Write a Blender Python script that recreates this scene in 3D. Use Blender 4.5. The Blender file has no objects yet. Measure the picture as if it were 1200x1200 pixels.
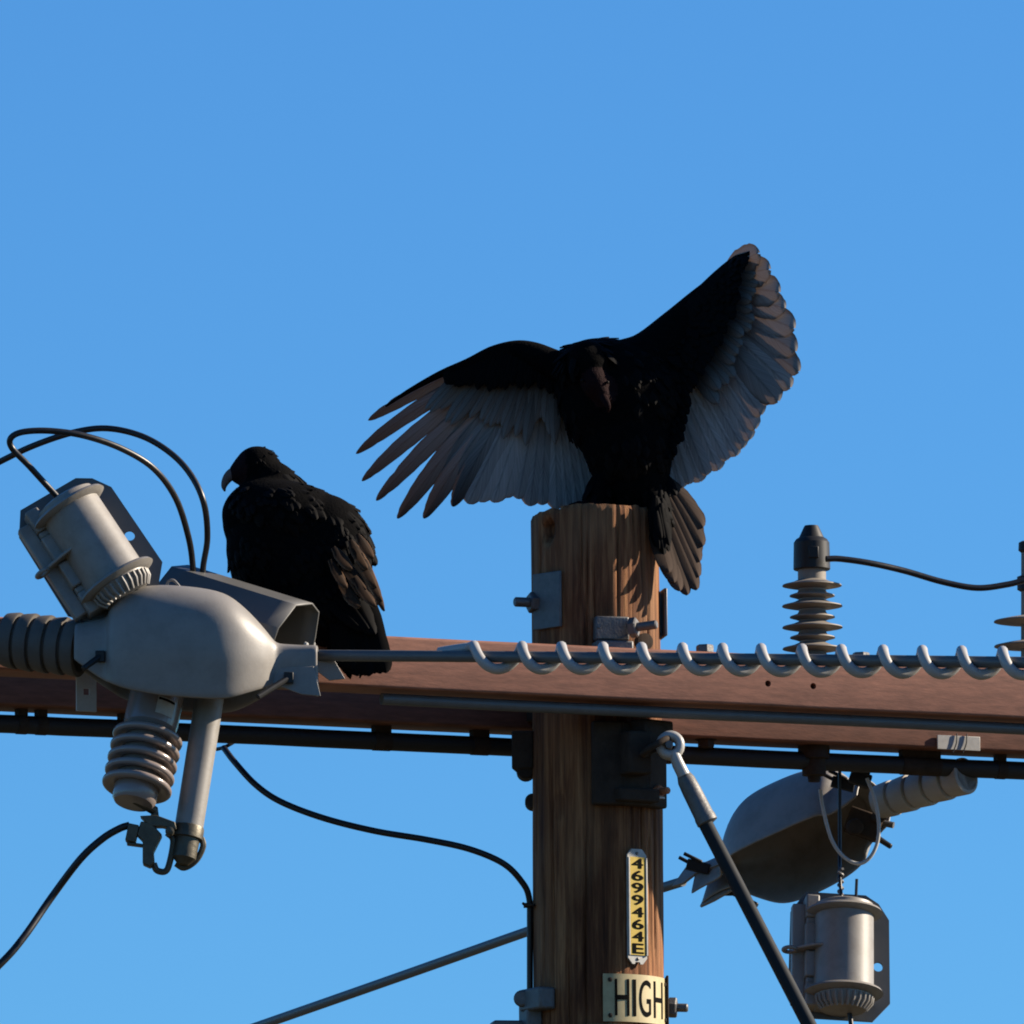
import bpy, bmesh, math, random
from mathutils import Vector, Matrix, noise
random.seed(7)
PI = math.pi
R = math.radians
scene = bpy.context.scene
C = scene.collection

# ------------------------------------------------------------------ camera
S = 0.002                     # metres per photograph pixel at the pole
ELEV, ROLL, DIST = R(8.3), R(0.45), 32.0
FPX = DIST / S
f_ = Vector((0, math.cos(ELEV), math.sin(ELEV)))
r0 = Vector((1, 0, 0)); u0 = Vector((0, -math.sin(ELEV), math.cos(ELEV)))
r_ = r0 * math.cos(ROLL) - u0 * math.sin(ROLL)
u_ = u0 * math.cos(ROLL) + r0 * math.sin(ROLL)
CAM = Vector((0, -DIST * math.cos(ELEV), 3.6))     # taken from a raised bank
cd = bpy.data.cameras.new('camera'); cam = bpy.data.objects.new('camera', cd); C.objects.link(cam)
cam.matrix_world = Matrix.Translation(CAM) @ Matrix((r_, u_, -f_)).transposed().to_4x4()
cd.sensor_width = 36; cd.lens = 36 * FPX / 1200; cd.clip_start = 0.5; cd.clip_end = 5000
scene.camera = cam

# ------------------------------------------------------------------ sky and sun
SUN_EL, SUN_AZ = R(27), R(79)            # azimuth from +Y towards +X
w = bpy.data.worlds.new('World'); scene.world = w; w.use_nodes = True
nt = w.node_tree; nt.nodes.clear()
out = nt.nodes.new('ShaderNodeOutputWorld'); bg = nt.nodes.new('ShaderNodeBackground')
sky = nt.nodes.new('ShaderNodeTexSky'); sky.sky_type = 'NISHITA'; sky.sun_disc = False
sky.sun_elevation = SUN_EL; sky.sun_rotation = SUN_AZ
sky.altitude = 300; sky.air_density = 1.0; sky.dust_density = 0.0; sky.ozone_density = 3.0
tint = nt.nodes.new('ShaderNodeMix'); tint.data_type = 'RGBA'; tint.blend_type = 'MULTIPLY'
tint.inputs[0].default_value = 1.0; tint.inputs[7].default_value = (0.325, 0.715, 1.10, 1)
nt.links.new(sky.outputs[0], tint.inputs[6]); nt.links.new(tint.outputs[2], bg.inputs[0])
bg.inputs[1].default_value = 0.058
nt.links.new(bg.outputs[0], out.inputs[0])
sd = bpy.data.lights.new('sun', 'SUN'); sd.energy = 5.0; sd.angle = R(0.5); sd.color = (1, 0.87, 0.70)
sun = bpy.data.objects.new('sun', sd); C.objects.link(sun)
SUN = Vector((math.sin(SUN_AZ) * math.cos(SUN_EL), math.cos(SUN_AZ) * math.cos(SUN_EL), math.sin(SUN_EL)))
sun.rotation_euler = SUN.to_track_quat('Z', 'Y').to_euler(); sun.location = (6, 1, 14)
vs = scene.view_settings
vs.view_transform = 'Standard'; vs.look = 'None'; vs.exposure = 1.18; vs.gamma = 1.0; vs.use_curve_mapping = False
scene.cycles.use_denoising = True
scene.cycles.max_bounces = 8
scene.cycles.filter_width = 1.9

# ------------------------------------------------------------------ helpers
def P(px, py, y):
    """world point on the sight line of a photograph pixel at depth y"""
    d = f_ + r_ * ((px - 600) / FPX) + u_ * ((600 - py) / FPX)
    return CAM + d * ((y - CAM.y) / d.y)

class MB:
    def __init__(self): self.v, self.f, self.uv = [], [], {}
    def add(self, vs, fs, uvs=None):
        o = len(self.v); self.v += [Vector(p) for p in vs]
        for a in fs: self.f.append(tuple(i + o for i in a))
        if uvs:
            for i, q in enumerate(uvs): self.uv[o + i] = q
        return o
    def box(self, c, hx, hy, hz, M=None):
        c = Vector(c); M = M or Matrix.Identity(3)
        vs = [c + M @ Vector((x * hx, y * hy, z * hz)) for x in (-1, 1) for y in (-1, 1) for z in (-1, 1)]
        self.add(vs, [(0, 1, 3, 2), (4, 6, 7, 5), (0, 4, 5, 1), (2, 3, 7, 6), (0, 2, 6, 4), (1, 5, 7, 3)])
    def tube(self, pts, rad, n=12, cap=True):
        pts = [Vector(p) for p in pts]; m = len(pts)
        rs = rad if isinstance(rad, (list, tuple)) else [rad] * m
        t = (pts[1] - pts[0]).normalized()
        a = t.orthogonal().normalized(); vs = []
        for i, p in enumerate(pts):
            t2 = (pts[min(i + 1, m - 1)] - pts[max(i - 1, 0)]).normalized()
            a = (a - t2 * a.dot(t2)).normalized(); b = t2.cross(a)
            for k in range(n):
                th = 2 * PI * k / n
                vs.append(p + (a * math.cos(th) + b * math.sin(th)) * rs[i])
        fs = [(i * n + k, i * n + (k + 1) % n, (i + 1) * n + (k + 1) % n, (i + 1) * n + k) for i in range(m - 1) for k in range(n)]
        if cap: fs += [tuple(range(n - 1, -1, -1)), tuple(range((m - 1) * n, m * n))]
        self.add(vs, fs)
    def lathe(self, o, ax, prof, n=32):
        """prof: list of (distance along ax, radius)"""
        o = Vector(o); ax = Vector(ax).normalized(); a = ax.orthogonal().normalized(); b = ax.cross(a); vs = []
        for t, r in prof:
            for k in range(n):
                th = 2 * PI * k / n
                vs.append(o + ax * t + (a * math.cos(th) + b * math.sin(th)) * max(r, 1e-5))
        m = len(prof)
        fs = [(i * n + k, i * n + (k + 1) % n, (i + 1) * n + (k + 1) % n, (i + 1) * n + k) for i in range(m - 1) for k in range(n)]
        fs += [tuple(range(n - 1, -1, -1)), tuple(range((m - 1) * n, m * n))]
        self.add(vs, fs)
    def prism(self, poly, thick):
        """poly: world points of one face, thick: extrusion vector"""
        n = len(poly); poly = [Vector(p) for p in poly]
        vs = poly + [p + thick for p in poly]
        fs = [tuple(range(n - 1, -1, -1)), tuple(range(n, 2 * n))] + [(k, (k + 1) % n, n + (k + 1) % n, n + k) for k in range(n)]
        self.add(vs, fs)
    def build(self, name, mat, parent=None, smooth=35, bevel=0, seg=2, subsurf=0, solid=0, loc=None):
        me = bpy.data.meshes.new(name)
        if loc is None:
            if parent: loc = parent.matrix_world.translation.copy() if parent.parent is None else parent['_w']
            else:
                xs = [p.x for p in self.v]; ys = [p.y for p in self.v]; zs = [p.z for p in self.v]
                loc = Vector(((min(xs) + max(xs)) / 2, (min(ys) + max(ys)) / 2, min(zs)))
        loc = Vector(loc)
        me.from_pydata([p - loc for p in self.v], [], self.f)
        if self.uv:
            l = me.uv_layers.new(name='UVMap')
            for lp in me.loops: l.data[lp.index].uv = self.uv.get(lp.vertex_index, (0, 0))
        bm = bmesh.new(); bm.from_mesh(me)
        if not self.uv: bmesh.ops.recalc_face_normals(bm, faces=bm.faces)
        bm.to_mesh(me); bm.free()
        if smooth:
            for p in me.polygons: p.use_smooth = True
            if smooth < 180: me.set_sharp_from_angle(angle=R(smooth))
        return finish(name, me, mat, parent, loc, bevel, seg, subsurf, solid)

WORLD = {}
def finish(name, me, mat, parent, loc, bevel=0, seg=2, subsurf=0, solid=0):
    o = bpy.data.objects.new(name, me); C.objects.link(o)
    for m in (mat if isinstance(mat, (list, tuple)) else [mat]): me.materials.append(m)
    WORLD[o.name] = Vector(loc)
    if parent:
        o.parent = parent; o.location = Vector(loc) - WORLD[parent.name]
    else: o.location = loc
    if solid: md = o.modifiers.new('thickness', 'SOLIDIFY'); md.thickness = solid; md.offset = -1
    if subsurf: md = o.modifiers.new('smooth', 'SUBSURF'); md.levels = md.render_levels = subsurf
    if bevel:
        md = o.modifiers.new('bevel', 'BEVEL'); md.width = bevel; md.segments = seg; md.limit_method = 'ANGLE'; md.angle_limit = R(40)
    return o

def build(mb, name, mat, parent=None, **k):
    if parent is not None and 'loc' not in k: k['loc'] = WORLD[parent.name]
    return mb.build(name, mat, parent, **k)

def tag(o, label, cat, group=None, kind=None):
    o['label'] = label; o['category'] = cat
    if group: o['group'] = group
    if kind: o['kind'] = kind
    return o

def thing(name, loc, label, cat, group=None):
    o = bpy.data.objects.new(name, None); C.objects.link(o); o.location = loc; o.empty_display_size = 0.05
    WORLD[o.name] = Vector(loc)
    return tag(o, label, cat, group)

def spline(pts, n=8):
    """Catmull-Rom through pts"""
    pts = [Vector(p) for p in pts]; q = [pts[0] * 2 - pts[1]] + pts + [pts[-1] * 2 - pts[-2]]; o = []
    for i in range(1, len(q) - 2):
        for k in range(n):
            t = k / n; a, b, c, d = q[i - 1], q[i], q[i + 1], q[i + 2]
            o.append(0.5 * ((2 * b) + (c - a) * t + (2 * a - 5 * b + 4 * c - d) * t * t + (3 * b - a - 3 * c + d) * t ** 3))
    o.append(pts[-1]); return o

# ------------------------------------------------------------------ materials
def mat(name, col, rough=0.6, metal=0.0, spec=0.5, var=0.15, scale=25, stretch=(1, 1, 1), bump=0.0, bscale=120,
        dirt=None, dirt_scale=6, dirt_amt=0.4, coord='Object'):
    m = bpy.data.materials.new(name); m.use_nodes = True; t = m.node_tree; N = t.nodes; b = N['Principled BSDF']
    b.inputs['Metallic'].default_value = metal; b.inputs['Specular IOR Level'].default_value = spec
    tc = N.new('ShaderNodeTexCoord'); mp = N.new('ShaderNodeMapping'); mp.inputs['Scale'].default_value = stretch
    t.links.new(tc.outputs[coord], mp.inputs[0])
    n1 = N.new('ShaderNodeTexNoise'); n1.inputs['Scale'].default_value = scale; n1.inputs['Detail'].default_value = 6
    n1.inputs['Roughness'].default_value = 0.65
    t.links.new(mp.outputs[0], n1.inputs[0])
    rp = N.new('ShaderNodeValToRGB'); e = rp.color_ramp.elements
    e[0].position = 0.3; e[1].position = 0.7
    e[0].color = tuple(c * (1 - var) for c in col) + (1,); e[1].color = tuple(min(1, c * (1 + var)) for c in col) + (1,)
    t.links.new(n1.outputs[0], rp.inputs[0]); last = rp.outputs[0]
    if dirt:
        n2 = N.new('ShaderNodeTexNoise'); n2.inputs['Scale'].default_value = dirt_scale; n2.inputs['Detail'].default_value = 8
        n2.inputs['Roughness'].default_value = 0.7
        t.links.new(mp.outputs[0], n2.inputs[0])
        mr = N.new('ShaderNodeMapRange'); mr.inputs[1].default_value = 0.45; mr.inputs[2].default_value = 0.75; mr.inputs[4].default_value = dirt_amt
        t.links.new(n2.outputs[0], mr.inputs[0])
        mx = N.new('ShaderNodeMix'); mx.data_type = 'RGBA'; t.links.new(mr.outputs[0], mx.inputs[0])
        t.links.new(last, mx.inputs[6]); mx.inputs[7].default_value = tuple(dirt) + (1,); last = mx.outputs[2]
    t.links.new(last, b.inputs['Base Color'])
    rr = N.new('ShaderNodeMapRange'); rr.inputs[3].default_value = max(0.05, rough - 0.1); rr.inputs[4].default_value = min(1, rough + 0.1)
    t.links.new(n1.outputs[0], rr.inputs[0]); t.links.new(rr.outputs[0], b.inputs['Roughness'])
    if bump:
        n3 = N.new('ShaderNodeTexNoise'); n3.inputs['Scale'].default_value = bscale; n3.inputs['Detail'].default_value = 4
        t.links.new(mp.outputs[0], n3.inputs[0])
        bp = N.new('ShaderNodeBump'); bp.inputs['Strength'].default_value = bump; bp.inputs['Distance'].default_value = 0.004
        t.links.new(n3.outputs[0], bp.inputs['Height']); t.links.new(bp.outputs[0], b.inputs['Normal'])
    return m

def wood_mat():
    m = bpy.data.materials.new('weathered_wood'); m.use_nodes = True; t = m.node_tree; N = t.nodes; L = t.links.new; b = N['Principled BSDF']
    tc = N.new('ShaderNodeTexCoord')
    def ns(sc, st, det=6, rough=0.6, dist=0):
        mp = N.new('ShaderNodeMapping'); mp.inputs['Scale'].default_value = st; L(tc.outputs['Object'], mp.inputs[0])
        n = N.new('ShaderNodeTexNoise'); n.inputs['Scale'].default_value = sc; n.inputs['Detail'].default_value = det
        n.inputs['Roughness'].default_value = rough; n.inputs['Distortion'].default_value = dist
        L(mp.outputs[0], n.inputs[0]); return n.outputs[0]
    g = ns(70, (1, 1, 0.045), 8, 0.7, 0.3)          # fine vertical grain
    s = ns(14, (1, 1, 0.10), 5, 0.6, 0.6)           # broad streaks
    bl = ns(5, (1, 1, 0.5), 4, 0.5)                 # blotches
    r1 = N.new('ShaderNodeValToRGB'); e = r1.color_ramp.elements
    e[0].position = 0.30; e[0].color = (0.048, 0.018, 0.008, 1); e[1].position = 0.70; e[1].color = (0.40, 0.195, 0.08, 1)
    x = e.new(0.48); x.color = (0.178, 0.070, 0.027, 1)
    L(g, r1.inputs[0])
    r2 = N.new('ShaderNodeValToRGB'); e = r2.color_ramp.elements
    e[0].position = 0.35; e[0].color = (0.26, 0.20, 0.19, 1); e[1].position = 0.62; e[1].color = (1.0, 0.98, 0.95, 1)
    L(s, r2.inputs[0])
    mx = N.new('ShaderNodeMix'); mx.data_type = 'RGBA'; mx.blend_type = 'MULTIPLY'; mx.inputs[0].default_value = 0.8
    L(r1.outputs[0], mx.inputs[6]); L(r2.outputs[0], mx.inputs[7])
    mr = N.new('ShaderNodeMapRange'); mr.inputs[1].default_value = 0.5; mr.inputs[2].default_value = 0.75; mr.inputs[4].default_value = 0.5
    L(bl, mr.inputs[0])
    m2 = N.new('ShaderNodeMix'); m2.data_type = 'RGBA'; L(mr.outputs[0], m2.inputs[0]); L(mx.outputs[2], m2.inputs[6]); m2.inputs[7].default_value = (0.32, 0.19, 0.095, 1)
    L(m2.outputs[2], b.inputs['Base Color']); b.inputs['Roughness'].default_value = 0.85; b.inputs['Specular IOR Level'].default_value = 0.25
    bp = N.new('ShaderNodeBump'); bp.inputs['Strength'].default_value = 0.9; bp.inputs['Distance'].default_value = 0.004
    L(g, bp.inputs['Height']); L(bp.outputs[0], b.inputs['Normal'])
    return m

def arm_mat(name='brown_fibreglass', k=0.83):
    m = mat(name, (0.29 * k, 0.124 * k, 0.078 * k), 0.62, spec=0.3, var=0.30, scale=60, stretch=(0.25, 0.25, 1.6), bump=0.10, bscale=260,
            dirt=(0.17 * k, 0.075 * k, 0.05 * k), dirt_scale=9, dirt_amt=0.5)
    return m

def feather_mat(name, base, tip, edge, trans=0.25, t_col=(0.20, 0.10, 0.05)):
    """uv.x across the vane (-1..1), uv.y from quill to tip"""
    m = bpy.data.materials.new(name); m.use_nodes = True; t = m.node_tree; N = t.nodes; L = t.links.new; b = N['Principled BSDF']
    uv = N.new('ShaderNodeUVMap'); sp = N.new('ShaderNodeSeparateXYZ'); L(uv.outputs[0], sp.inputs[0])
    rp = N.new('ShaderNodeValToRGB'); e = rp.color_ramp.elements
    e[0].position = 0.25; e[0].color = base + (1,); e[1].position = 0.95; e[1].color = tip + (1,)
    L(sp.outputs[1], rp.inputs[0])
    ab = N.new('ShaderNodeMath'); ab.operation = 'ABSOLUTE'; L(sp.outputs[0], ab.inputs[0])
    # barbs: fine slanted lines
    cm = N.new('ShaderNodeMath'); cm.operation = 'MULTIPLY'; cm.inputs[1].default_value = 0.35; L(ab.outputs[0], cm.inputs[0])
    su = N.new('ShaderNodeMath'); su.operation = 'SUBTRACT'; L(sp.outputs[1], su.inputs[0]); L(cm.outputs[0], su.inputs[1])
    cb = N.new('ShaderNodeCombineXYZ'); L(su.outputs[0], cb.inputs[1]); 
    oi = N.new('ShaderNodeObjectInfo'); L(oi.outputs['Random'], cb.inputs[2])
    nz = N.new('ShaderNodeTexNoise'); nz.inputs['Scale'].default_value = 38; nz.inputs['Detail'].default_value = 3; L(cb.outputs[0], nz.inputs[0])
    mr = N.new('ShaderNodeMapRange'); mr.inputs[1].default_value = 0.25; mr.inputs[2].default_value = 0.75; mr.inputs[3].default_value = 0.6; mr.inputs[4].default_value = 1.25
    L(nz.outputs[0], mr.inputs[0])
    rnd = N.new('ShaderNodeMapRange'); rnd.inputs[3].default_value = 0.8; rnd.inputs[4].default_value = 1.2; L(oi.outputs['Random'], rnd.inputs[0])
    mm = N.new('ShaderNodeMath'); mm.operation = 'MULTIPLY'; L(mr.outputs[0], mm.inputs[0]); L(rnd.outputs[0], mm.inputs[1])
    # darker margin
    ed = N.new('ShaderNodeMapRange'); ed.inputs[1].default_value = 0.72; ed.inputs[2].default_value = 1.0; L(ab.outputs[0], ed.inputs[0])
    mx = N.new('ShaderNodeMix'); mx.data_type = 'RGBA'; L(ed.outputs[0], mx.inputs[0]); L(rp.outputs[0], mx.inputs[6]); mx.inputs[7].default_value = edge + (1,)
    sh = N.new('ShaderNodeMapRange'); sh.inputs[1].default_value = 0.03; sh.inputs[2].default_value = 0.10; sh.inputs[3].default_value = 0.68; sh.inputs[4].default_value = 1.0; L(ab.outputs[0], sh.inputs[0])
    m3 = N.new('ShaderNodeMath'); m3.operation = 'MULTIPLY'; L(mm.outputs[0], m3.inputs[0]); L(sh.outputs[0], m3.inputs[1]); mm = m3
    vm = N.new('ShaderNodeVectorMath'); vm.operation = 'SCALE'; L(mx.outputs[2], vm.inputs[0]); L(mm.outputs[0], vm.inputs['Scale'])
    L(vm.outputs[0], b.inputs['Base Color']); b.inputs['Roughness'].default_value = 0.75; b.inputs['Specular IOR Level'].default_value = 0.06
    if trans:
        tr = N.new('ShaderNodeBsdfTranslucent'); tr.inputs[0].default_value = t_col + (1,)
        ms = N.new('ShaderNodeMixShader'); ms.inputs[0].default_value = trans
        o = N['Material Output']; L(b.outputs[0], ms.inputs[1]); L(tr.outputs[0], ms.inputs[2]); L(ms.outputs[0], o.inputs[0])
    return m

M = dict(
    wood=wood_mat(), arm=arm_mat(), arm2=arm_mat('shaded_brown_fibreglass', 0.55),  # arm2: darker copy, the rear arm's shade partly put into its colour
    grey=mat('grey_plastic', (0.20, 0.185, 0.165), 0.48, spec=0.5, var=0.06, scale=9, bump=0.05, bscale=200, dirt=(0.10, 0.085, 0.07), dirt_scale=14, dirt_amt=0.45),
    grey2=mat('pale_grey_plastic', (0.212, 0.196, 0.174), 0.48, spec=0.5, var=0.06, scale=9, bump=0.04, bscale=200, dirt=(0.10, 0.078, 0.055), dirt_scale=16, dirt_amt=0.55),
    sheet=mat('grey_sheet', (0.080, 0.078, 0.073), 0.5, spec=0.5, var=0.1, scale=10, dirt=(0.065, 0.062, 0.06), dirt_amt=0.4),
    porcelain=mat('glazed_porcelain', (0.21, 0.17, 0.15), 0.22, spec=0.6, var=0.05, scale=12, dirt=(0.14, 0.11, 0.09), dirt_amt=0.3),
    polymer=mat('grey_polymer', (0.20, 0.175, 0.145), 0.6, spec=0.35, var=0.1, scale=20, dirt=(0.12, 0.10, 0.08), dirt_amt=0.4),
    shaded_dark_polymer=mat('shaded_dark_polymer', (0.085, 0.075, 0.064), 0.6, spec=0.3, var=0.15, scale=20),  # left sleeve: dark polymer, its shade deepened in the base colour
    sunlit_polymer=mat('sunlit_polymer', (0.34, 0.31, 0.27), 0.55, spec=0.35, var=0.1, scale=20, dirt=(0.2, 0.17, 0.13), dirt_amt=0.4),  # right sleeve: sunlight put into a lighter base colour
    rubber=mat('black_rubber', (0.012, 0.012, 0.012), 0.5, spec=0.3, var=0.2, scale=40),
    wire=mat('black_wire', (0.013, 0.012, 0.012), 0.38, spec=0.35, var=0.3, scale=60),
    steel=mat('galvanised_steel', (0.12, 0.118, 0.115), 0.55, metal=0.55, var=0.25, scale=45, bump=0.2, bscale=180, dirt=(0.12, 0.10, 0.085), dirt_amt=0.5),
    dark=mat('dark_iron', (0.040, 0.030, 0.023), 0.8, metal=0.0, spec=0.1, var=0.3, scale=30, bump=0.2, dirt=(0.07, 0.045, 0.03), dirt_amt=0.5),
    rust=mat('rusty_bolt', (0.33, 0.13, 0.06), 0.8, var=0.3, scale=60, bump=0.3),
    bronze=mat('tarnished_bronze', (0.08, 0.068, 0.045), 0.5, metal=0.5, var=0.3, scale=40, bump=0.2),
    guy=mat('dark_guy_rod', (0.016, 0.019, 0.022), 0.7, spec=0.15, var=0.15, scale=30),
    cable=mat('grey_cable', (0.095, 0.097, 0.095), 0.5, metal=0.2, var=0.12, scale=40),
    spiral=mat('pvc_spiral', (0.35, 0.34, 0.32), 0.36, spec=0.5, var=0.08, scale=20, dirt=(0.16, 0.15, 0.14), dirt_amt=0.35),
    yellow=mat('yellow_plate', (0.44, 0.30, 0.02), 0.5, var=0.12, scale=60, dirt=(0.3, 0.25, 0.1), dirt_amt=0.4),
    white=mat('tag_frame', (0.42, 0.41, 0.375), 0.45, var=0.10, scale=40, dirt=(0.2, 0.17, 0.12), dirt_scale=30, dirt_amt=0.5),
    black=mat('black_ink', (0.005, 0.005, 0.005), 0.85, spec=0.03, var=0.1),
    cream=mat('cream_sign', (0.42, 0.345, 0.175), 0.55, var=0.10, scale=30, dirt=(0.20, 0.135, 0.06), dirt_scale=22, dirt_amt=0.55),
    sticker=mat('sticker', (0.38, 0.37, 0.34), 0.5, var=0.1, scale=90),
    conduit=mat('black_conduit', (0.012, 0.011, 0.0105), 0.65, var=0.2, scale=20),
    plume=mat('black_plumage', (0.0026, 0.0024, 0.0025), 0.9, spec=0.03, var=0.4, scale=70, bump=0.5, bscale=160),
    skin=mat('dark_red_skin', (0.011, 0.0038, 0.0042), 0.8, spec=0.06, var=0.35, scale=70, bump=0.6, bscale=220),
    beak=mat('pale_beak', (0.11, 0.075, 0.066), 0.6, spec=0.2, var=0.15, scale=50),
    eye=mat('eye', (0.008, 0.005, 0.004), 0.6, spec=0.1, var=0.1),
    f_black=feather_mat('black_feather', (0.0022, 0.0020, 0.0022), (0.0028, 0.0023, 0.0023), (0.0030, 0.0024, 0.0021), 0),
    f_brown=feather_mat('brown_feather', (0.016, 0.010, 0.007), (0.045, 0.025, 0.014), (0.13, 0.072, 0.040), 0.08),
    f_silver=feather_mat('silver_feather', (0.33, 0.315, 0.30), (0.26, 0.245, 0.235), (0.17, 0.155, 0.145), 0.12, (0.20, 0.13, 0.095)),
    f_primary=feather_mat('primary_feather', (0.19, 0.18, 0.172), (0.034, 0.029, 0.027), (0.06, 0.052, 0.048), 0.06, (0.14, 0.085, 0.06)),
    f_covert=feather_mat('covert_feather', (0.05, 0.043, 0.037), (0.17, 0.155, 0.14), (0.09, 0.078, 0.068), 0),
    f_tail=feather_mat('tail_feather', (0.045, 0.032, 0.025), (0.065, 0.045, 0.034), (0.032, 0.022, 0.017), 0.10, (0.16, 0.09, 0.055)),
    f_pale=feather_mat('pale_feather', (0.17, 0.165, 0.16), (0.22, 0.20, 0.185), (0.085, 0.070, 0.060), 0.10, (0.22, 0.145, 0.105)),
    ground=mat('dry_ground', (0.055, 0.05, 0.032), 0.95, var=0.3, scale=0.15, spec=0.2),
)

# ------------------------------------------------------------------ ground
g = MB(); g.add([(-900, -900, 0), (900, -900, 0), (900, 900, 0), (-900, 900, 0)], [(0, 1, 2, 3)])
o = build(g, 'ground', M['ground'], smooth=0); o['kind'] = 'structure'

# ------------------------------------------------------------------ pole
A = P(697, 600, 0); A = Vector((A.x, 0, 0)); PX = A.x
ZTOP = P(697, 601, 0).z
RP = 0.150
pole = thing('utility_pole', (PX, 0, 0), 'weathered brown wooden utility pole carrying the crossarms and hardware', 'utility pole')
def pole_shaft():
    n = 288; zlow = ZTOP - 1.45; rows = 150
    zs = [0.0, 2.0, 4.0, zlow - 0.4] + [zlow + (ZTOP - zlow) * i / rows for i in range(rows + 1)]
    rnd = random.Random(3); cracks = []
    for i in range(46):
        th = rnd.uniform(0, 2 * PI); zc = rnd.uniform(zlow, ZTOP); ln = rnd.uniform(0.12, 0.7); cracks.append((th, zc, ln, rnd.uniform(0.003, 0.009), rnd.uniform(0.012, 0.03), rnd.uniform(0, 9)))
    # splits seen on the lit side
    cracks += [(R(-90 + 62), ZTOP - 0.8, 0.6, 0.014, 0.022, 1), (R(-90 + 44), ZTOP - 0.75, 0.35, 0.008, 0.02, 2), (R(-90 - 8), ZTOP - 0.25, 0.5, 0.008, 0.02, 5), (R(-90 + 20), ZTOP - 0.1, 0.4, 0.009, 0.02, 4)]
    hole = (R(-90 - 48), ZTOP - 0.052)
    knot = (R(-90 - 36), P(650, 945, -0.1).z)
    vs = []
    for z in zs:
        for k in range(n):
            th = 2 * PI * k / n
            r = RP + 0.0015 * max(0, (ZTOP - z))
            c, s = math.cos(th), math.sin(th)
            r += 0.004 * noise.noise(Vector((c * 2.2, s * 2.2, z * 1.1))) + 0.0010 * noise.noise(Vector((c * 9, s * 9, z * 1.5))) + 0.0012 * noise.noise(Vector((c * 26, s * 26, z * 3)))
            if z > zlow - 0.5:
                for (t0, zc, ln, dp, wd, ph) in cracks:
                    dz = abs(z - zc) / (ln / 2)
                    if dz < 1:
                        d = (th - t0 - 0.03 * noise.noise(Vector((ph, z * 3, 0))) + PI) % (2 * PI) - PI
                        if abs(d) < 3 * wd: r -= dp * (1 - dz * dz) * math.exp(-(d / wd) ** 2)
                for (t0, z0), dp, wz in ((hole, 0.035, 0.030), (knot, 0.004, 0.035)):
                    d = ((th - t0 + PI) % (2 * PI) - PI) * RP
                    q = (d / 0.020) ** 2 + ((z - z0) / wz) ** 2
                    if q < 6: r -= dp * math.exp(-q ** 2)
            zz = z
            if z > ZTOP - 0.03:
                zz = z + 0.006 * noise.noise(Vector((c * 5, s * 5, 3))) - 0.008 * (c * -0.9 > 0.5); 
                if z > ZTOP - 0.001: r -= 0.004
            vs.append((PX + r * c, r * s, zz))
    m = len(zs)
    fs = [(i * n + k, i * n + (k + 1) % n, (i + 1) * n + (k + 1) % n, (i + 1) * n + k) for i in range(m - 1) for k in range(n)]
    vs.append((PX, 0, ZTOP - 0.002)); ce = len(vs) - 1
    fs += [((m - 1) * n + k, (m - 1) * n + (k + 1) % n, ce) for k in range(n)]
    mb = MB(); mb.add(vs, fs)
    return build(mb, 'shaft', M['wood'], pole, smooth=60)
pole_shaft()
def pole_z(px, py):
    """height of a pixel on the front of the pole"""
    return P(px, py, -RP).z
def on_pole(ang, z, off=0.0):
    """point on the pole, ang degrees to the right of the camera-facing line"""
    a = R(ang); return Vector((PX + (RP + off) * math.sin(a), -(RP + off) * math.cos(a), z))
def pole_n(ang): a = R(ang); return Vector((math.sin(a), -math.cos(a), 0))
def frame(n, up=Vector((0, 0, 1))):
    """matrix whose columns are right, inward (-n), up"""
    n = Vector(n).normalized(); rt = up.cross(n) ; rt = rt.normalized() if rt.length > 1e-6 else Vector((1, 0, 0))
    rt = Vector((-n.y, n.x, 0)).normalized() if abs(n.z) < 0.99 else Vector((1, 0, 0))
    u = n.cross(rt) * -1
    u = rt.cross(-n)
    return Matrix((rt, -n, u)).transposed()

def bolt(parent, p, d, r=0.010, ln=0.04, nut=0.019, m='steel', name='bolt', washer=0):
    d = Vector(d).normalized(); mb = MB()
    prof = [(0, r), (ln - 0.003, r), (ln, r * 0.75)]
    mb.lathe(p, d, prof, 14)
    if nut: mb.lathe(Vector(p) + d * 0.001, d, [(0, nut * 0.92), (0.002, nut), (0.016, nut), (0.019, nut * 0.88)], 6)
    if washer: mb.lathe(Vector(p) - d * 0.003, d, [(0, washer), (0.004, washer)], 20)
    return build(mb, name, M[m], parent, smooth=30)

# ------------------------------------------------------------------ crossarms
PSI = R(23)
AD = Vector((math.cos(PSI), math.sin(PSI), 0)); AN = Vector((math.sin(PSI), -math.cos(PSI), 0))
DSEP, DEP, HGT = 0.488, 0.12, 0.1215
AM = Matrix((AD, -AN, Vector((0, 0, 1)))).transposed()
yf = -(DSEP / 2 + DEP / 2) / math.cos(PSI)
ZARM = P(698, 757, yf).z - HGT / 2           # centre height of the front arm; the rear one sits a little lower
DROP = 0.012
def arm(s, off, dz=0, which=1):
    """point at s metres along the arm from the pole, off metres proud of the camera face, dz from arm centre"""
    return Vector((PX, 0, ZARM + dz - (DROP if which < 0 else 0))) + AD * s + AN * (which * DSEP / 2 + DEP / 2 + off)
def arm_s(px, which=1, off=0.0, dz=0):
    lo, hi = -2.5, 2.5
    for _ in range(40):
        mid = (lo + hi) / 2; q = arm(mid, off, dz, which) - CAM
        x = 600 + FPX * q.dot(r_) / q.dot(f_)
        if x < px: lo = mid
        else: hi = mid
    return lo
LARM = 1.75
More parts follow.
